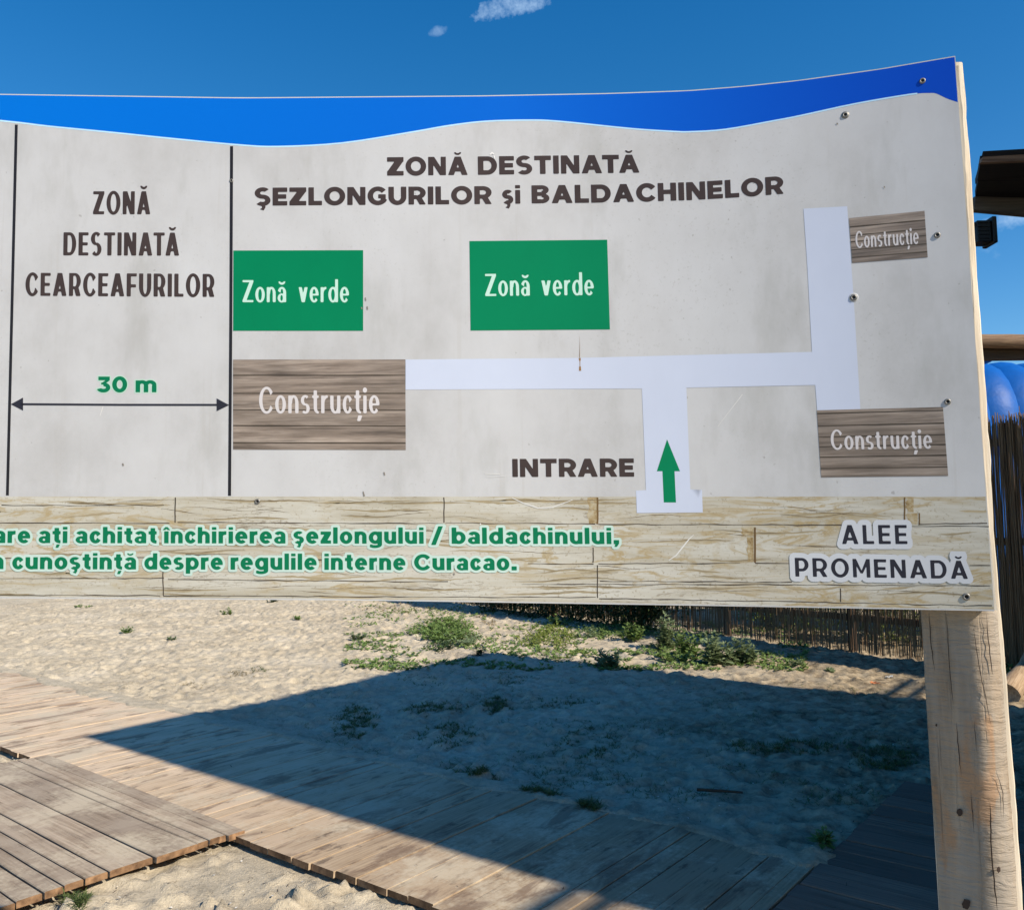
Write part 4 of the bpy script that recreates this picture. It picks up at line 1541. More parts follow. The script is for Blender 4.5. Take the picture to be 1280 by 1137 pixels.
# long drying cracks: thin dark wedges
cr_l = [([(1231.5, 767), (1234, 800), (1238, 838), (1239.5, 842)], 1.1), ([(1194, 902), (1197, 940), (1200, 968)], 0.9), ([(1236, 1000), (1237, 1050), (1240, 1090), (1245, 1137)], 1.5),
        ([(1160, 765), (1162, 800), (1167, 838)], 0.9), ([(1216, 900), (1219, 938)], 0.8), ([(1212, 985), (1216, 1040)], 0.8), ([(1215, 785), (1222, 830), (1232, 880), (1237, 905)], 0.7), ([(1182, 770), (1185, 830), (1190, 880)], 0.7), ([(1243, 960), (1252, 990), (1253, 1020)], 0.8)]
vv, ff = [], []
for pts, w in cr_l:
    dn = []
    for a, b in zip(pts, pts[1:]):
        mseg = max(2, int(math.hypot(b[0] - a[0], b[1] - a[1]) / 7))
        dn += [(a[0] + (b[0] - a[0]) * t / mseg + random.uniform(-.4, .4), a[1] + (b[1] - a[1]) * t / mseg) for t in range(mseg)]
    dn.append(pts[-1])
    for i, p in enumerate(dn):
        f = min(1.0, i / 3, (len(dn) - 1 - i) / 3) * w * 0.5 + 0.1
        for s in (-1, 1):
            q = post_front(p[0] + s * f, p[1])
            vv.append((q.x, q.y - 0.0042, q.z))
    o0 = len(vv) - 2 * len(dn)
    for i in range(len(dn) - 1):
        ff.append((o0 + 2 * i, o0 + 2 * i + 2, o0 + 2 * i + 3, o0 + 2 * i + 1))
child('drying_crack', mesh('drying_crack', vv, ff), CRACK)

# backing board whose sunlit right edge shows beyond the sheet
EDGE_R = [(1204.5, 80), (1209, 137), (1215.5, 217), (1222.5, 340), (1237, 528), (1244.5, 675), (1256, 800), (1269, 974), (1279, 1116)]


def backing(name, yf, yb, lx, pts, ztop, label=None, jit=0.0016):
    hp = [on_y(px, py, yf) for px, py in pts]
    hp = [(p.z, p.x) for p in hp][::-1]
    vs, fs = [], []
    zz = np.linspace(-0.35, ztop, 150)
    for i, z in enumerate(zz):
        xr = plin(hp, z) + (fbm(np.array([z * 18.0]), np.array([3.3]), 9, 3)[0] - 0.5) * jit * 3
        l = lx(z) if z < ztop - 0.09 else xr - 0.022
        vs += [(l, yb, z), (l, yf, z), (xr - 0.004, yf, z), (xr, yf + 0.004, z), (xr, yb, z)]
    n = 5
    for i in range(len(zz) - 1):
        for j in range(n):
            a, b = i * n + j, i * n + (j + 1) % n
            fs.append((a, b, b + n, a + n))
    fs.append(tuple(range((len(zz) - 1) * n, len(zz) * n)))
    return child(name, mesh(name, vs, fs), EDGEB, label)


fLb = line_at((1151.5, 765), (1173.5, 1137), YB + 0.022)
backing('side_board', YB + 0.002, YB + 0.022, fLb, EDGE_R, on_y(1204, 77, YB).z, 'pale sawn board behind the post, its right edge bright in the sun', 0.002)
# a second thin lath between sheet and board, behind the right edge of the sheet
pts2 = [(1198.5, 80), (1203, 137), (1209, 250), (1214.5, 340), (1226, 528), (1235, 640), (1247, 765)]
hp = [(p.z, p.x) for p in (on_panel(px, py, -60) for px, py in pts2)][::-1]
vs, fs = [], []
zz = np.linspace(hp[0][0] + 0.003, hp[-1][0], 90)
for z in zz:
    xr = plin(hp, z) + (fbm(np.array([z * 25.0]), np.array([1.3]), 19, 3)[0] - 0.5) * 0.004
    y0 = panel_y(xr) + 0.006
    vs += [(xr - 0.05, YB - 0.002, z), (xr - 0.05, panel_y(xr - 0.05) + 0.008, z), (xr, y0, z), (xr + 0.001, YB - 0.002, z)]
for i in range(len(zz) - 1):
    for j in range(4):
        a, b = i * 4 + j, i * 4 + (j + 1) % 4
        fs.append((a, b, b + 4, a + 4))
fs.append((0, 1, 2, 3))
fs.append(tuple(range((len(zz) - 1) * 4, len(zz) * 4)))
child('spacer_lath', mesh('spacer_lath', vs, fs), EDGEB)
# second post beyond the left edge of the picture, and the two rails that carry the sheet
LP = -1.62
vs, fs = lathe([(0.055, -0.35), (0.055, 2.3), (0.001, 2.31)], 14)
o = child('post', mesh('post', vs, fs, True), POSTW)
o.location = (LP, Y_PANEL + 0.10, 0)
for z in (1.60, 2.12):
    vs = []
    x0_, x1_ = LP - 0.1, 0.50
    for x in (x0_, x1_):
        for (yy, zz_) in ((Y_PANEL + 0.008, z - 0.04), (Y_PANEL + 0.04, z - 0.04), (Y_PANEL + 0.04, z + 0.04), (Y_PANEL + 0.008, z + 0.04)):
            vs.append((x, min(yy, 9), zz_))
    fs = [(0, 1, 2, 3), (7, 6, 5, 4), (0, 4, 5, 1), (1, 5, 6, 2), (2, 6, 7, 3), (3, 7, 4, 0)]
    child('rail', mesh('rail', vs, fs), EDGEB)

# ------------------------------------------------------------------ canopy beyond the right of the frame (casts the big shadow)
H_C = 5.05
SH = S_AX * (H_C / math.tan(SUN_ELEV))
eT, nT = en(on_z(100, 920, 0.03) + SH)
eA, nA = en(on_z(618, 813) + SH)
nB = en(on_z(1060, 868) + SH)[1]
nL = en(on_z(691.5, 1104, 0.03) + SH)[1]
print('canopy', eT, nT, nL, eA, nA, nB)
CANW = wood('canopy_boards', (0.12, 0.08, 0.055), (0.24, 0.17, 0.115), (0.33, 0.25, 0.18), var=0.3)
BLACKW_ = wood('dark_stained_boards', (0.02, 0.015, 0.012), (0.05, 0.036, 0.028), (0.08, 0.06, 0.045), var=0.3)
can = tag(empty('canopy', xy(eT + 4, (nT + nB) / 2)), 'high flat timber canopy just outside the right edge, shading the sand', 'canopy')
cinv = Matrix.Translation(-Vector(can.location))


def cpart(me, ax, origin, name):
    o = place_board(me, ax, origin - Vector(can.location), can, name)
    return o


n = (nT + nL) / 2
nend = (nA + nB) / 2
cnt_ = 17
wd = (nend - n) / cnt_
for i in range(cnt_):
    f = (i + 0.5) / cnt_
    e0 = eT + (eA - eT) * f
    me = board_mesh('roof_board', 11.0, wd + 0.002, 0.03, (CANW, ENDG), 3, 0.0)
    cpart(me, E_AX, xy(e0, n + wd * (i + 0.5), H_C + (0.0015 if i % 2 else 0)), 'roof_board')
for pxs in ((655, 681), (727, 750)):
    pa, pb = on_z(pxs[0], 1137, 0.03) + SH, on_z(pxs[1], 1137, 0.03) + SH
    ea, eb = en(pa)[0], en(pb)[0]
    wbm = abs(eb - ea) * 1.25
    me = board_mesh('rafter', (nend - n) + 1.9, wbm, 0.035, (CANW, ENDG), 3, 0.0)
    cpart(me, N_AX, xy((ea + eb) / 2 - 0.10, n - 0.85, H_C - 0.034), 'rafter')
pE = en(on_z(790, 1131, 0.03) + SH)[0]
for d_ in (0.12, 1.4, 3.4):
    me = board_mesh('rafter', (nend - n) + 1.7, 0.09, 0.035, (CANW, ENDG), 3, 0.0)
    cpart(me, N_AX, xy(pE + d_, n - 0.85, H_C - 0.04), 'rafter')
for (de, dn_) in ((0.9, 0.45), (7.8, 0.45), (0.9, nend - n - 0.3), (7.8, nend - n - 0.3)):
    me = board_mesh('canopy_post', H_C - 0.15, 0.13, 0.13, (CANW, ENDG), 3, 0.0)
    o = bpy.data.objects.new('canopy_post', me)
    COL.objects.link(o)
    o.parent = can
    p = xy(eT + de, n + dn_) - Vector(can.location)
    o.location = p
    o.rotation_euler = (0, -math.pi / 2, 0)

# unseen board wall added under the canopy to block sky light
wall = tag(empty('sky_block_wall', xy(eT + 0.9, (n + nend) / 2)), 'added unseen dark board wall beyond the right edge, blocking sky light', 'wall')
wn_ = n + 0.35
while wn_ < nend - 0.35:
    me = board_mesh('sky_block_board', 3.4, 0.245, 0.025, (BLACKW_, ENDG), 3, 0.0)
    ob = bpy.data.objects.new('sky_block_board', me)
    COL.objects.link(ob)
    ob.parent = wall
    ob.matrix_local = frame_mat(Vector((0, 0, 1)), N_AX, xy(eT + 0.9 + (wn_ - n) / (nend - n) * (eA - eT), wn_) - Vector(wall.location))
    wn_ += 0.25

# ------------------------------------------------------------------ shelter roof end at the upper right
BLACKW = wood('tarred_boards', (0.006, 0.005, 0.006), (0.012, 0.010, 0.011), (0.022, 0.018, 0.018), var=0.2)
GREYF = wood('grey_fascia', (0.05, 0.045, 0.043), (0.085, 0.077, 0.072), (0.12, 0.11, 0.10), var=0.2)
BROWNF = wood('brown_capping', (0.10, 0.06, 0.04), (0.20, 0.125, 0.085), (0.28, 0.19, 0.13), var=0.2)
YS = 5.1
sp = on_y(1203, 250, YS)
shel = tag(empty('shelter_roof', (sp.x, YS + 0.3, 0)), 'dark tarred shelter roof end jutting in at the upper right edge behind the board', 'roof')
sloc = Vector(shel.location)


def slab(name, q, y0, y1, mat, lean_y=0.0):
    """q: four picture points of the front face (at depth y0); extruded back to y1"""
    vs = []
    for (px, py, yy) in q:
        p = on_y(px, py, yy)
        vs.append(p - sloc)
    for v_ in list(vs):
        vs.append(Vector((v_.x + (0.0), v_.y + (y1 - y0), v_.z + lean_y)))
    fs = [(3, 2, 1, 0), (4, 5, 6, 7), (0, 1, 5, 4), (1, 2, 6, 5), (2, 3, 7, 6), (3, 0, 4, 7)]
    me = mesh(name, vs, fs)
    bm = bmesh.new()
    bm.from_mesh(me)
    bmesh.ops.recalc_face_normals(bm, faces=bm.faces)
    bm.to_mesh(me)
    bm.free()
    return link(name, me, mat, shel)




def prism(name, q, dz, mat):
    vs = [on_y(px, py, yy) - sloc for px, py, yy in q]
    vs += [v_ + Vector((0, 0.0, dz)) for v_ in vs]
    fs = [(3, 2, 1, 0), (4, 5, 6, 7), (0, 1, 5, 4), (1, 2, 6, 5), (2, 3, 7, 6), (3, 0, 4, 7)]
    me = mesh(name, vs, fs)
    bm = bmesh.new()
    bm.from_mesh(me)
    bmesh.ops.recalc_face_normals(bm, faces=bm.faces)
    bm.to_mesh(me)
    bm.free()
    return link(name, me, mat, shel)


YN, YF = 4.62, 5.15
slab('capping', [(1229, 196.0, YN - .03), (1500, 181, YN - .03), (1500, 191, YN - .03), (1226.5, 203, YN - .03)], 0, 0.03, BROWNF)
prism('soffit_board', [(1225.5, 203.5, YN), (1500, 192, YN), (1500, 222, YN + 0.26), (1221.5, 226, YN + 0.26)], 0.04, BLACKW)
prism('soffit_board', [(1222.5, 226.3, YN + 0.265), (1500, 222.3, YN + 0.265), (1500, 254, YF), (1219.0, 245.5, YF)], 0.035, BLACKW)
slab('fascia', [(1219.5, 245, YF + .005), (1500, 255, YF + .005), (1500, 288, YF + .005), (1218, 262, YF + .005)], 0, 0.05, GREYF)
prism('roof_sheet', [(1229, 195.5, YN - 0.02), (1500, 180, YN - 0.02), (1500, 235, YF + 0.05), (1219.0, 230, YF + 0.05)], 0.03, BLACKW)
# support posts: one hidden behind the sign post, one outside the frame
zt = on_y(1203, 240, YS).z
for px in (1207, 1560):
    x = on_y(px, 700, YS + 0.1).x
    vs, fs = lathe([(0.035, 0), (0.035, on_y(1219, 243, YS + 0.1).z), (0.001, on_y(1219, 243, YS + 0.1).z)], 10)
    o = link('roof_post', mesh('roof_post', vs, fs, True), BLACKW, shel)
    o.location = Vector((x, YS + 0.1, 0)) - sloc
# bearer carrying the roof from the hidden post


# floodlight on the post
BLK = flat('black_metal', (0.012, 0.012, 0.013), 0.4, 0.3)
GLS = flat('lamp_glass', (0.05, 0.055, 0.06), 0.15, 0.0, 0.6)
fl = on_y(1226, 291, YS)
flood = tag(empty('floodlight', fl), 'small black floodlight below the dark roof end beside the board edge', 'floodlight')


def box_part(name, c, s, mat, parent, bev=0.004, rot=None):
    bm = bmesh.new()
    bmesh.ops.create_cube(bm, size=1)
    bmesh.ops.scale(bm, vec=s, verts=bm.verts)
    if bev:
        bmesh.ops.bevel(bm, geom=bm.edges[:], offset=bev, segments=1, affect='EDGES')
    me = bpy.data.meshes.new(name)
    bm.to_mesh(me)
    bm.free()
    o = link(name, me, mat, parent)
    o.location = c
    if rot:
        o.rotation_euler = rot
    return o


box_part('housing', (-0.005, 0, -0.005), (0.085, 0.10, 0.135), BLK, flood)
box_part('front_frame', (0.053, 0, 0.0), (0.028, 0.13, 0.165), BLK, flood)
box_part('glass', (0.068, 0, 0.0), (0.004, 0.11, 0.14), GLS, flood, 0)
for i in range(5):
    box_part('cooling_fin', (-0.01 + 0.0 * i, -0.053, -0.05 + i * 0.024), (0.07, 0.012, 0.006), BLK, flood, 0)
box_part('bracket', (-0.075, 0.02, 0.055), (0.07, 0.03, 0.018), BLK, flood, 0.002)

# ------------------------------------------------------------------ reed fence
f0, f1 = on_z(939, 800), on_z(1150, 826)
FD = (f1 - f0)
FD.z = 0
FD.normalize()
FN = Vector((-FD.y, FD.x, 0))
if FN.y < 0:
    FN = -FN
H_F = 2.75
pr = on_z(1262, 842)
print('fence', f0[:], f1[:], FD[:], 'top z at right', on_y(1262, 515, (f0 + FD * ((pr - f0).dot(FD))).y).z)
H_F = on_y(1262, 517, (f0 + FD * ((pr - f0).dot(FD))).y).z
fence = tag(empty('reed_fence', f0), 'tall dark brown reed screen fence at the back right, sun leaking through its gaps', 'fence')
random.seed(33)
k = NT('reed')
v = k.coord('Object', (60, 60, 3))
col = k.ramp(k.noise(v, 1.0, 5), [(0.3, (0.15, 0.09, 0.05)), (0.55, (0.34, 0.225, 0.13)), (0.75, (0.52, 0.38, 0.24))])
tr = k.n.new('ShaderNodeBsdfTranslucent')
k.put(tr.inputs['Color'], (0.30, 0.20, 0.10))
ms = k.n.new('ShaderNodeMixShader')
ms.inputs[0].default_value = 0.35
k.done(col, 0.8)
k.l.new(k.b.outputs[0], ms.inputs[1])
k.l.new(tr.outputs[0], ms.inputs[2])
k.l.new(ms.outputs[0], k.n['Material Output'].inputs['Surface'])
REED = k.m
vs, fs = [], []


def reed(s, off, z0, z1, r, lean_):
    c0 = FD * s + FN * off
    c1 = FD * (s + lean_) + FN * (off + random.uniform(-.01, .01))
    o = len(vs)
    for c, z, rr in ((c0, z0, r), (c1, z1, r * 0.7)):
        for i in range(4):
            a = math.pi / 2 * i + 0.6
            vs.append((c.x + rr * math.cos(a), c.y + rr * math.sin(a), z))
    for i in range(4):
        j = (i + 1) % 4
        fs.append((o + i, o + j, o + 4 + j, o + 4 + i))


s = -9.0
while s < 7.0:
    dens = value_noise(np.array([s * 1.3]), np.array([2.0]), 5)[0]
    gapw = random.uniform(0.005, 0.011) if random.random() < 0.88 else random.uniform(0.012, 0.024) * (0.6 + dens)
    s += gapw
    hh_ = H_F + random.uniform(-0.10, 0.06) + 0.05 * math.sin(s * 3)
    if random.random() < 0.05:
        hh_ += random.uniform(0.03, 0.16)
    z0 = random.uniform(0.0, 0.05) if random.random() < 0.85 else random.uniform(0.05, 0.25)
    reed(s, random.uniform(-0.012, 0.012), z0, hh_, random.uniform(0.0035, 0.0065), random.uniform(-0.03, 0.03))
s = -9.0
while s < 7.0:
    s += random.uniform(0.008, 0.05) if s < 2.4 else random.uniform(0.003, 0.008)
    reed(s, 0.02 + random.uniform(0, 0.01), random.uniform(0, 0.4), H_F - random.uniform(0.0, 0.5 if s < 2.4 else 0.15), random.uniform(0.003, 0.006) if s < 2.4 else random.uniform(0.006, 0.009), random.uniform(-0.06, 0.06))
o = link('reed_screen', mesh('reed_screen', vs, fs), REED, fence)
o['kind'] = 'stuff'
FPOST = wood('fence_posts', (0.06, 0.035, 0.02), (0.13, 0.08, 0.05), (0.21, 0.14, 0.09), along=2)
FRAIL = wood('fence_rails', (0.10, 0.06, 0.035), (0.19, 0.12, 0.07), (0.28, 0.19, 0.12), along=0)
sp_ = (on_z(1068, 814) - f0).dot(FD)
for kx in range(-4, 4):
    ss = sp_ + kx * 1.9
    p = FD * ss + FN * 0.075
    vs, fs = lathe([(0.055, -0.05), (0.05, 1.2), (0.045, H_F - 0.1), (0.001, H_F - 0.09)], 8)
    o = link('fence_post', mesh('fence_post', vs, fs, True), FPOST, fence)
    o.location = p
    for zz_ in (0.42, 1.35, H_F - 0.3):
        me = board_mesh('fence_rail', 1.9 - 0.09, 0.035, 0.08, (FRAIL, ENDG), 2, 0.001)
        place_board(me, FD, FD * (ss + 0.045) + FN * 0.05 + Vector((0, 0, zz_ + 0.04)), fence, 'fence_rail')

# ------------------------------------------------------------------ blue inflatable slide behind the fence, log frame over it
k = NT('blue_vinyl')
k.b.inputs['Specular IOR Level'].default_value = 0.2
BV = k.done(k.mix(1.0, (0.002, 0.09, 0.36), k.ramp(k.noise(k.coord('Object', (2, 2, 2)), 1.0, 3), [(0.3, 0.85), (0.7, 1.1)]), 'MULTIPLY'), 0.5, k.bump(k.noise(k.coord('Object', (3, 3, 3)), 1.0, 3), 0.35, 0.05))
YI = 11.4
ia = on_y(1231, 500, YI)
topz = on_y(1258, 447, YI).z + 0.12
infl = tag(empty('inflatable_slide', (ia.x + 1.2, YI + 1.0, 0)), 'bright blue puffy inflatable rising above the reed fence at the right edge', 'inflatable')
nlobe = 6
lw = 0.80
for i in range(nlobe):
    # each lobe: a fat tube rising, bending over the top away from the viewer
    path, rad = [], []
    for t in range(15):
        f = t / 14
        if f < 0.55:
            path.append((0, 0, (topz - 1.0) * f / 0.55))
        else:
            a = (f - 0.55) / 0.45 * math.pi * 0.62
            path.append((0, 0.75 - 0.75 * math.cos(a), topz - 1.0 + 0.70 * math.sin(a)))
        rad.append(0.30)
    seg = 18
    vs, fs = [], []
    for j, (x, y, z) in enumerate(path):
        a = Vector(path[min(j + 1, 14)]) - Vector(path[max(j - 1, 0)])
        a.normalize()
        side_ = Vector((1, 0, 0))
        up_ = side_.cross(a).normalized()
        for q in range(seg):
            th = 2 * math.pi * q / seg
            c, s_ = math.cos(th), math.sin(th)
            vs.append(Vector((x, y, z)) + side_ * (c * lw * 0.54) + up_ * (s_ * rad[j]))
    for j in range(14):
        for q in range(seg):
            q2 = (q + 1) % seg
            fs.append((j * seg + q, j * seg + q2, (j + 1) * seg + q2, (j + 1) * seg + q))
    fs.append(tuple(range(seg))[::-1])
    fs.append(tuple(range(14 * seg, 15 * seg)))
    o = link('air_tube', mesh('air_tube', vs, fs, True), BV, infl)
    o.location = (-1.2 - 0.05 + i * 0.42, -1.0 + 0.02 * i, -0.01 * i)
    o.rotation_euler = (0, -0.10, -0.25)
# small rounded corner knob
bm = bmesh.new()
bmesh.ops.create_uvsphere(bm, u_segments=18, v_segments=12, radius=0.19)
me = bpy.data.meshes.new('corner_bulb')
bm.to_mesh(me)
bm.free()
me.polygons.foreach_set('use_smooth', [True] * len(me.polygons))
kb = on_y(1228, 438, YI - 0.1)
o = link('corner_bulb', me, BV, infl)
o.location = kb - Vector(infl.location)

LOGW = wood('log_bark', (0.13, 0.075, 0.04), (0.27, 0.17, 0.10), (0.40, 0.28, 0.17), along=0, bump=0.8)
YL = 10.2
la, lb = on_y(1205, 429, YL), on_y(1520, 421, YL)
logf = tag(empty('log_frame', (la.x, YL, 0)), 'rough brown log beam on posts crossing above the blue inflatable', 'log frame')


def log_mesh(name, L, r0, r1, seed):
    r = random.Random(seed)
    vs, fs = [], []
    n, seg = 16, 12
    for i in range(n + 1):
        x = L * i / n
        oy, oz = 0.015 * math.sin(x * 2.3 + seed), 0.02 * math.sin(x * 3.1 + 1)
        rr = r0 + (r1 - r0) * i / n
        for q in range(seg):
            a = 2 * math.pi * q / seg
            d = rr * (1 + r.uniform(-0.06, 0.06))
            vs.append((x, oy + d * math.cos(a), oz + d * math.sin(a)))
    for i in range(n):
        for q in range(seg):
            q2 = (q + 1) % seg
            fs.append((i * seg + q, i * seg + q2, (i + 1) * seg + q2, (i + 1) * seg + q))
    fs.append(tuple(range(seg)))
    fs.append(tuple(range(n * seg, (n + 1) * seg))[::-1])
    return mesh(name, vs, fs, True)


o = link('beam', log_mesh('beam', (lb - la).length, 0.085, 0.10, 2), LOGW, logf)
o.rotation_euler = (0, -math.atan2(lb.z - la.z, lb.x - la.x), 0)
o.location = (0, 0, la.z)
UND = wood('dark_lath', (0.035, 0.022, 0.015), (0.07, 0.048, 0.03), (0.10, 0.07, 0.05), along=0)
box_part('lower_beam', (1.55, 0.12, la.z - 0.12), (3.0, 0.05, 0.16), UND, logf, 0.004)
for x in (0.06, 2.95):
    o = link('log_post', log_mesh('log_post', la.z - 0.07, 0.07, 0.065, 5), LOGW, logf)
    o.rotation_euler = (0, -math.pi / 2, 0)
    o.location = (x, 0.02, 0)

# sunlit log end lying by the fence
p = on_z(1274, 872)
k_ = log_mesh('fallen_log', 1.7, 0.10, 0.09, 8)
LOGL = wood('pale_log', (0.24, 0.155, 0.09), (0.42, 0.30, 0.19), (0.55, 0.42, 0.29), along=0, bump=0.6)
o = link('fallen_log', k_, LOGL)
o.location = on_z(1262, 880) + Vector((0, 0, 0.06))
o.rotation_euler = (0, -0.10, math.atan2(N_AX.y, N_AX.x))
tag(o, 'pale log lying on the ground behind the sign post at the right edge', 'log')

# ------------------------------------------------------------------ plants
def leafmat(name, c0, c1):
    kk = NT(name)
    g = kk.noise(kk.coord('Object', (1, 1, 1)), 22, 3)
    col = kk.ramp(g, [(0.35, c0), (0.65, c1)])
    kk.done(col, 0.6)
    tr = kk.n.new('ShaderNodeBsdfTranslucent')
    kk.put(tr.inputs['Color'], col)
    ms = kk.n.new('ShaderNodeMixShader')
    ms.inputs[0].default_value = 0.3
    kk.l.new(kk.b.outputs[0], ms.inputs[1])
    kk.l.new(tr.outputs[0], ms.inputs[2])
    kk.l.new(ms.outputs[0], kk.n['Material Output'].inputs['Surface'])
    return kk.m


LEAF_G = leafmat('leaf_green', (0.11, 0.175, 0.045), (0.22, 0.31, 0.09))
LEAF_S = leafmat('leaf_sage', (0.14, 0.19, 0.085), (0.27, 0.33, 0.18))
LEAF_Y = leafmat('leaf_yellow_green', (0.14, 0.19, 0.035), (0.26, 0.30, 0.07))
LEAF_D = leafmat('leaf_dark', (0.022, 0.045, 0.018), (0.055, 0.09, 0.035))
GRASS = leafmat('grass_blades', (0.055, 0.095, 0.025), (0.13, 0.16, 0.05))
DRYG = leafmat('dry_grass', (0.22, 0.17, 0.09), (0.38, 0.31, 0.18))


class MB:
    def __init__(self):
        self.v, self.f = [], []

    def leaf(self, p, d, L, w, fold=0.25):
        d = d.normalized()
        s = d.cross(Vector((0, 0, 1)))
        if s.length < 0.05:
            s = Vector((1, 0, 0))
        s.normalize()
        up = s.cross(d)
        m = p + d * L * 0.45
        o = len(self.v)
        self.v += [p, m + s * w + up * w * fold, p + d * L, m - s * w + up * w * fold]
        self.f += [(o, o + 1, o + 2), (o, o + 2, o + 3)]

    def blade(self, p, d, L, w):
        s = d.cross(Vector((0, 0, 1)))
        if s.length < 0.02:
            s = Vector((1, 0, 0))
        s.normalize()
        o = len(self.v)
        tip = p + d * L + Vector((0, 0, -0.25 * L))
        mid = p + d * L * 0.55
        self.v += [p - s * w, p + s * w, mid + s * w * .7, mid - s * w * .7, tip]
        self.f += [(o, o + 1, o + 2, o + 3), (o + 3, o + 2, o + 4)]

    def stem(self, a, b, r):
        o = len(self.v)
        for c, rr in ((a, r), (b, r * .6)):
            for i in range(3):
                t = i * 2.094
                self.v.append(Vector((c.x + rr * math.cos(t), c.y + rr * math.sin(t), c.z)))
        for i in range(3):
            j = (i + 1) % 3
            self.f.append((o + i, o + j, o + 3 + j, o + 3 + i))

    def build(self, name, mat, parent=None, loc=None, kind=None):
        o = link(name, mesh(name, self.v, self.f), mat, parent)
        if loc is not None:
            o.location = loc
        if kind:
            o['kind'] = kind
        return o


def upright_weed(R, h, rad, stems, leafL, mats, label, px, py, group=None):
    base = on_z(px, py)
    base.z = ground_z(base.x, base.y) - 0.005
    root = tag(empty('weed', base), label, 'weed', group)
    lv, st = MB(), MB()
    for _ in range(stems):
        a, rr = R.uniform(0, 6.283), rad * math.sqrt(R.random())
        hh = h * R.uniform(0.45, 1.0) * (1 - 0.35 * rr / max(rad, .01))
        p0 = Vector((rr * 0.45 * math.cos(a), rr * 0.45 * math.sin(a), 0))
        p1 = Vector((rr * math.cos(a), rr * math.sin(a), hh))
        st.stem(p0, p1, 0.004)
        n = max(5, int(hh / (leafL * 0.33)))
        for j in range(n):
            f = (j + 0.4) / n
            p = p0.lerp(p1, f)
            for q in range(R.choice((2, 2, 3))):
                b = R.uniform(0, 6.283)
                L = 1.55 * leafL * R.uniform(0.6, 1.15) * (1.15 - 0.55 * f)
                lv.leaf(p, Vector((math.cos(b), math.sin(b), R.uniform(-0.15, 0.75))), L, L * 0.27)
        for q in range(4):
            b = R.uniform(0, 6.283)
            lv.leaf(p1, Vector((math.cos(b), math.sin(b), R.uniform(0.6, 1.6))), leafL * 0.55, leafL * 0.13)
    lv.build('foliage', mats[0], root)
    st.build('stems', mats[1], root, None, 'stuff')
    return root


R = random.Random(77)
ST = flat('stem', (0.10, 0.12, 0.05), 0.8)
for (px, py, h, rad, n, L, m_, lab) in (
        (447, 800, 0.17, 0.13, 9, 0.055, LEAF_S, 'small sage green weed alone on sunlit sand below the word interne'),
        (160, 792, 0.13, 0.13, 7, 0.05, LEAF_G, 'small sprawling weed on the sand nearest the left board walk'),
        (286, 769, 0.14, 0.17, 9, 0.05, LEAF_G, 'round green weed on sunlit sand right under the panel, third from the left'),
        (215, 800, 0.07, 0.08, 5, 0.04, LEAF_S, 'very small weed on open sand between the board walk and the panel'),
        (372, 775, 0.08, 0.10, 5, 0.045, LEAF_G, 'small weed on open sand left of the lone sage weed'),
        (103, 759, 0.10, 0.24, 9, 0.05, LEAF_G, 'low flat weed just below the panel edge at far left'),
        (340, 753, 0.16, 0.19, 9, 0.05, LEAF_D, 'dark green weed touching the panel edge from below, left half'),
        (762, 833, 0.24, 0.19, 18, 0.075, LEAF_S, 'bushy round sage weed at the edge of the canopy shadow'),
        (700, 782, 0.24, 0.22, 12, 0.06, LEAF_G, 'leafy weed in front of the fence shadow, left of the tall ones'),
        (735, 795, 0.18, 0.30, 12, 0.06, LEAF_S, 'wide low sage weed left of the tall weeds'),
        (790, 800, 0.26, 0.22, 14, 0.065, LEAF_G, 'medium weed directly left of the tall weed stalks'),
        (833, 812, 0.55, 0.16, 12, 0.085, LEAF_S, 'tallest weed stalk, left end of the tall row before the reed fence'),
        (862, 820, 0.48, 0.17, 12, 0.085, LEAF_G, 'second tall weed stalk before the reed fence'),
        (897, 829, 0.44, 0.19, 15, 0.085, LEAF_S, 'third tall weed of the row, bushy at its base'),
        (928, 828, 0.36, 0.20, 15, 0.08, LEAF_S, 'right-hand bushy weed ending the tall row'),
        (845, 826, 0.20, 0.34, 16, 0.065, LEAF_G, 'low spreading weed at the foot of the tall stalks'),
        (1000, 833, 0.10, 0.12, 6, 0.045, LEAF_S, 'tiny pale seedling right of the tall weed row'),
        (1040, 838, 0.08, 0.10, 5, 0.04, LEAF_S, 'tiny seedling by the fence shadow, nearest the post'),
        (599, 820, 0.17, 0.06, 4, 0.05, LEAF_D, 'thin dark sprig on the tip of the canopy shadow'),
        (1027, 1062, 0.09, 0.06, 6, 0.04, LEAF_G, 'lone small weed at the corner of the shaded board walk'),
        (1272, 842, 0.22, 0.4, 22, 0.07, LEAF_G, 'dark green weeds at the fence foot right of the post')):
    upright_weed(R, h, rad, n, L, (m_, ST), lab, px, py)


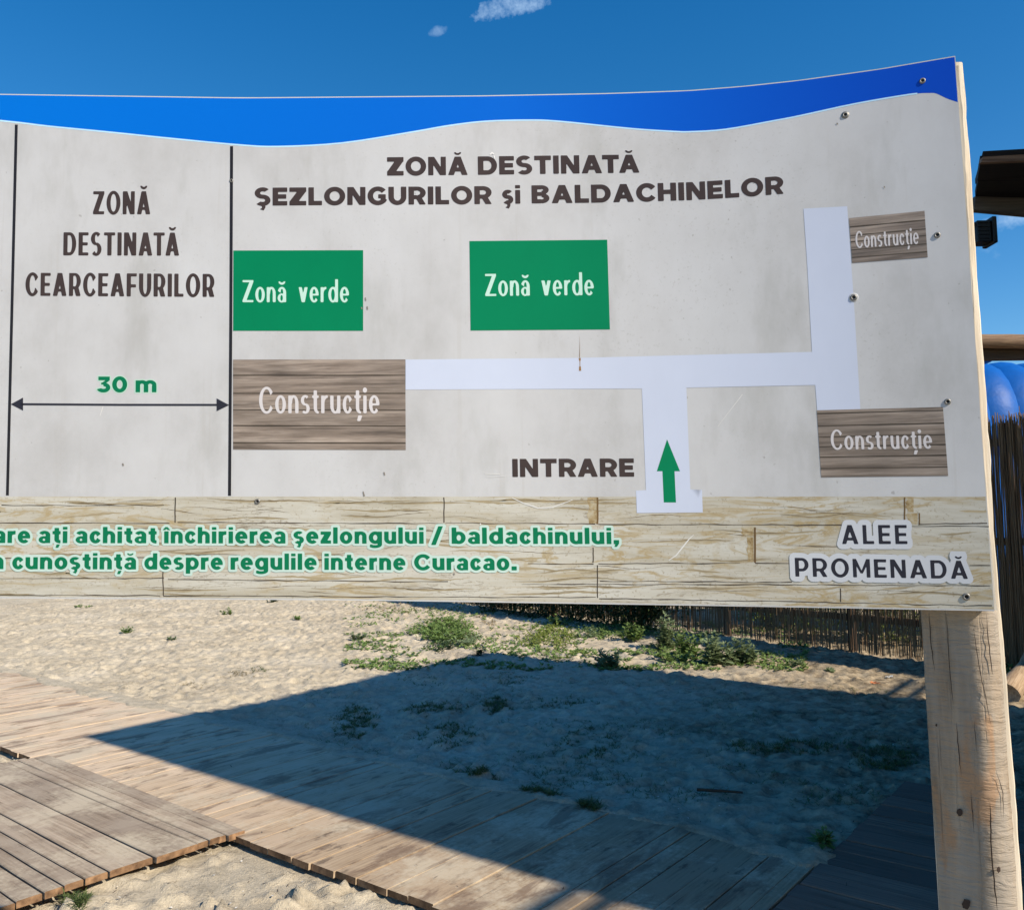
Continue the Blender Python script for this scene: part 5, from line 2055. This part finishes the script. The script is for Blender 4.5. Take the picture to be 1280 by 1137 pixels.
def patch(R, px, py, rx, ry, n, L, mat, label, grassy=False, hmax=0.07):
    c = on_z(px, py)
    c.z = ground_z(c.x, c.y)
    mb = MB()
    for _ in range(n):
        while True:
            a, b = R.uniform(-1, 1), R.uniform(-1, 1)
            if a * a + b * b < 1:
                break
        a *= 0.4 + 0.6 * abs(R.random())
        q = on_z(px + a * rx, py + b * ry)
        dens = fbm(np.array([q.x * 5.0]), np.array([q.y * 5.0]), 14, 2)[0]
        if dens < (0.40 if grassy else 0.46):
            continue
        z = ground_z(q.x, q.y)
        p = Vector((q.x - c.x, q.y - c.y, z - c.z + 0.002))
        for _k in range(4):
            t = R.uniform(0, 6.283)
            d = Vector((math.cos(t), math.sin(t), R.uniform(0.1, 1.3 if grassy else 0.7)))
            if grassy:
                mb.blade(p, d.normalized(), L * R.uniform(.6, 1.3), 0.0022)
            else:
                mb.leaf(p + Vector((0, 0, R.uniform(0, hmax))), d, L * R.uniform(.6, 1.2), L * 0.26)
    o = mb.build('weed_patch', mat, None, c)
    if grassy or n <= 200:
        tag(o, label, kind='stuff')
    else:
        tag(o, label, 'weed patch')
    return o


for a in ((555, 790, 50, 14, 1300, 0.06, LEAF_G, 'large dense green weed patch on the sand left of the shadow tip', False, 0.06),
          (575, 802, 34, 7, 260, 0.05, LEAF_S, 'thin sage patch in front of the large weed patch', False, 0.05),
          (685, 800, 42, 16, 650, 0.05, LEAF_Y, 'yellow green creeping patch right of the shadow tip', False, 0.06),
          (735, 822, 38, 8, 160, 0.04, LEAF_Y, 'sparse yellowish patch left of the round sage weed', False, 0.03),
          (610, 776, 26, 6, 120, 0.04, DRYG, 'dry straw coloured patch near the fence shadow', False, 0.04),
          (780, 790, 60, 9, 500, 0.05, LEAF_G, 'green fringe along the fence shadow', False, 0.08),
          (305, 843, 34, 7, 200, 0.05, DRYG, 'dry grassy tuft on sunlit sand beside the board walk', True, 0.04),
          (322, 838, 22, 5, 110, 0.045, GRASS, 'greener half of the tuft on sunlit sand beside the board walk', True, 0.04),
          (245, 856, 30, 3, 60, 0.04, DRYG, 'thin dry runner on sand at the board walk edge', True, 0.02),
          (560, 812, 34, 6, 160, 0.045, LEAF_D, 'dark patch right on the shadow tip', False, 0.06),
          (445, 903, 34, 22, 560, 0.05, GRASS, 'dark grass tuft in the shade next to the board walk edge', True, 0.05),
          (545, 890, 55, 9, 420, 0.05, GRASS, 'long shaded grass streak in mid shadow', True, 0.05),
          (622, 884, 26, 9, 320, 0.05, GRASS, 'compact shaded grass tuft in mid shadow', True, 0.05),
          (560, 922, 52, 16, 360, 0.045, GRASS, 'loose shaded grass behind the board walk', True, 0.04),
          (700, 880, 60, 8, 180, 0.045, GRASS, 'faint shaded grass right of the compact tuft', True, 0.04),
          (738, 930, 48, 20, 380, 0.045, GRASS, 'scattered shaded grass in the middle of the dark sand', True, 0.04),
          (597, 974, 32, 6, 260, 0.05, GRASS, 'grass fringe growing along the board walk in shadow', True, 0.05),
          (672, 998, 34, 7, 260, 0.05, GRASS, 'second grass fringe along the board walk in shadow', True, 0.05),
          (735, 1018, 22, 7, 200, 0.05, GRASS, 'third grass fringe near the board walk joint', True, 0.05),
          (985, 935, 90, 10, 520, 0.05, GRASS, 'dark grass strip left of the sign post', True, 0.05),
          (1105, 950, 52, 16, 420, 0.055, GRASS, 'very dark low weeds beside the sign post', True, 0.05),
          (640, 850, 40, 8, 130, 0.045, GRASS, 'small shaded tuft under the shadow tip', True, 0.04),
          (545, 848, 60, 9, 160, 0.045, GRASS, 'thin shaded grass left of the shadow tip', True, 0.04),
          (108, 1128, 34, 12, 220, 0.06, GRASS, 'green grass growing at the platform end in the corner', True, 0.05),
          (505, 762, 70, 6, 200, 0.04, DRYG, 'dry brownish weeds under the panel edge', False, 0.03)):
    patch(R, *a)

def cover(R, name, label, area, n, mat, L, thr, seed, grassy, avoid_walk=True):
    mb = MB()
    x0, x1, y0, y1 = area
    for _ in range(n):
        q = on_z(R.uniform(x0, x1), R.uniform(y0, y1))
        e_, n_ = en(q)
        if n_ < FAR + 0.01:
            continue
        d = fbm(np.array([q.x * 1.6]), np.array([q.y * 1.6]), seed, 4, 0.6)[0]
        if d < thr + R.uniform(0, 0.08):
            continue
        p = Vector((q.x, q.y, ground_z(q.x, q.y) + 0.002))
        for _k in range(3):
            t = R.uniform(0, 6.283)
            dd_ = Vector((math.cos(t), math.sin(t), R.uniform(0.05, 0.8)))
            if grassy:
                mb.blade(p, dd_.normalized(), L * R.uniform(.5, 1.3), 0.0018)
            else:
                mb.leaf(p, dd_, L * R.uniform(.6, 1.2), L * 0.25)
    o = mb.build(name, mat, None, None, 'stuff')
    o['label'] = label


cover(R, 'creeping_weeds', 'scattered small green creeping weeds on the sunlit sand before the fence', (430, 1010, 754, 838), 9000, LEAF_G, 0.062, 0.47, 61, False)
cover(R, 'shaded_grass', 'thin dark grass scattered over the shaded sand', (380, 1160, 850, 1010), 9000, GRASS, 0.045, 0.54, 81, True)
cover(R, 'dry_growth', 'dry brown bits of growth scattered over the sand', (120, 1160, 756, 960), 5000, DRYG, 0.045, 0.54, 91, True)

# bushes behind the fence
def bush(R, s, off, w, h, n, mat, label):
    c = f0 + FD * s + FN * off
    c.z = 0
    root = tag(empty('bush', c), label, 'bush', 'bushes behind the reed fence')
    mb = MB()
    clumps = [(R.uniform(-w, w), R.uniform(-.5, .5) * (1 if off > 0 else .35), R.uniform(0.1, h), R.uniform(.18, .42)) for _ in range(26)]
    for _ in range(n):
        cx, cy, cz, cr = R.choice(clumps)
        d = Vector((R.gauss(0, 1), R.gauss(0, 1), R.gauss(0, 1))).normalized()
        p = FD * cx + FN * cy + Vector((0, 0, cz)) + d * cr * R.uniform(.5, 1)
        if p.z < 0:
            p.z = -p.z
        mb.leaf(p, Vector((R.uniform(-1, 1), R.uniform(-1, 1), R.uniform(-.5, .8))), R.uniform(.05, .10), 0.02)
    mb.build('crown', mat, root)
    st = MB()
    for (cx, cy, cz, cr) in clumps[:12]:
        st.stem(FD * cx * .2, FD * cx + FN * cy + Vector((0, 0, cz)), 0.015)
    st.build('trunk', ST, root)


for s, off, w, h, n, m_, lab in ((-5.6, 1.0, 1.1, 1.6, 3200, LEAF_D, 'dark bush behind the left end of the reed fence'), (-2.9, 1.1, 1.1, 1.4, 3000, LEAF_G, 'green bush seen through the left part of the reed fence'),
                              (-0.6, 1.3, 1.0, 1.2, 2600, LEAF_Y, 'bright yellow green bush behind the middle of the reed fence'), (1.2, 1.2, 0.8, 1.0, 2200, LEAF_Y, 'yellow green bush behind the fence next to the sign post')):
    bush(R, s, off, w, h, n, m_, lab)

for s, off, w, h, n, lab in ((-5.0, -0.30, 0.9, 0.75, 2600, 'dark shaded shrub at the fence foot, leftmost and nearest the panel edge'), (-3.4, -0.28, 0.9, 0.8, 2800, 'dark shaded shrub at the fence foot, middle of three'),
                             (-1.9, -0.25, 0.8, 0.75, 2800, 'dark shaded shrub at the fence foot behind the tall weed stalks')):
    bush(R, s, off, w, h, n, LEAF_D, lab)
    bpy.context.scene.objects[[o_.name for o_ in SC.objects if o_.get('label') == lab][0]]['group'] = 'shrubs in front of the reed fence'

# ------------------------------------------------------------------ litter on the sand
TW = flat('twig', (0.07, 0.045, 0.03), 0.9)
mb = MB()
for _ in range(1500):
    px, py = R.uniform(0, 1180), 755 + 380 * R.random() ** 1.3
    q = on_z(px, py)
    e_, n_ = en(q)
    if NEAR - 0.02 < n_ < FAR + 0.03 and R.random() < 0.93:
        continue
    t = R.uniform(0, 3.14)
    L = R.uniform(0.008, 0.035)
    z = ground_z(q.x, q.y) + 0.004
    if NEAR < n_ < FAR:
        z = WALK_Z + 0.004
    d = Vector((math.cos(t), math.sin(t), R.uniform(-.1, .2)))
    mb.stem(Vector((q.x, q.y, z)), Vector((q.x, q.y, z)) + d * L, R.uniform(0.0012, 0.003))
mb.build('sand_litter', TW, kind='stuff')
SHL = flat('shell', (0.70, 0.66, 0.58), 0.6)
mb = MB()
for _ in range(420):
    px, py = R.uniform(0, 1180), 760 + 375 * R.random() ** 1.2
    q = on_z(px, py)
    e_, n_ = en(q)
    if NEAR - 0.02 < n_ < FAR + 0.03:
        continue
    p = Vector((q.x, q.y, ground_z(q.x, q.y) + 0.004))
    t = R.uniform(0, 6.28)
    mb.leaf(p, Vector((math.cos(t), math.sin(t), R.uniform(0, .4))), R.uniform(0.008, 0.018), R.uniform(0.003, 0.007))
mb.build('shell_fragments', SHL, kind='stuff')
q = on_z(899, 997)
o = link('stick', log_mesh('stick', 0.26, 0.010, 0.006, 3), TW)
o.location = q + Vector((-0.12, 0.04, 0.02))
o.rotation_euler = (0, 0, -0.25)
tag(o, 'short dark stick lying on the shaded sand', 'stick')
for (px, py, c, s_, lab, nm) in ((1094, 853, (0.55, 0.20, 0.08), (0.10, 0.05, 0.02), 'small orange wrapper scrap by the fence shadow', 'wrapper'), (1112, 847, (0.75, 0.73, 0.68), (0.07, 0.04, 0.03), 'crumpled white paper scrap by the fence shadow', 'paper_scrap')):
    bm = bmesh.new()
    bmesh.ops.create_grid(bm, x_segments=5, y_segments=4, size=0.5)
    for v_ in bm.verts:
        v_.co = Vector((v_.co.x * s_[0] + R.uniform(-.006, .006), v_.co.y * s_[1] + R.uniform(-.006, .006), R.uniform(0, s_[2])))
    me = bpy.data.meshes.new(nm)
    bm.to_mesh(me)
    bm.free()
    o = link(nm, me, flat(nm + '_paper', c, 0.6))
    q = on_z(px, py)
    o.location = (q.x, q.y, ground_z(q.x, q.y) + 0.01)
    o.rotation_euler = (0, 0, R.uniform(0, 3))
    tag(o, lab, 'litter')
print('objects', len(SC.objects))
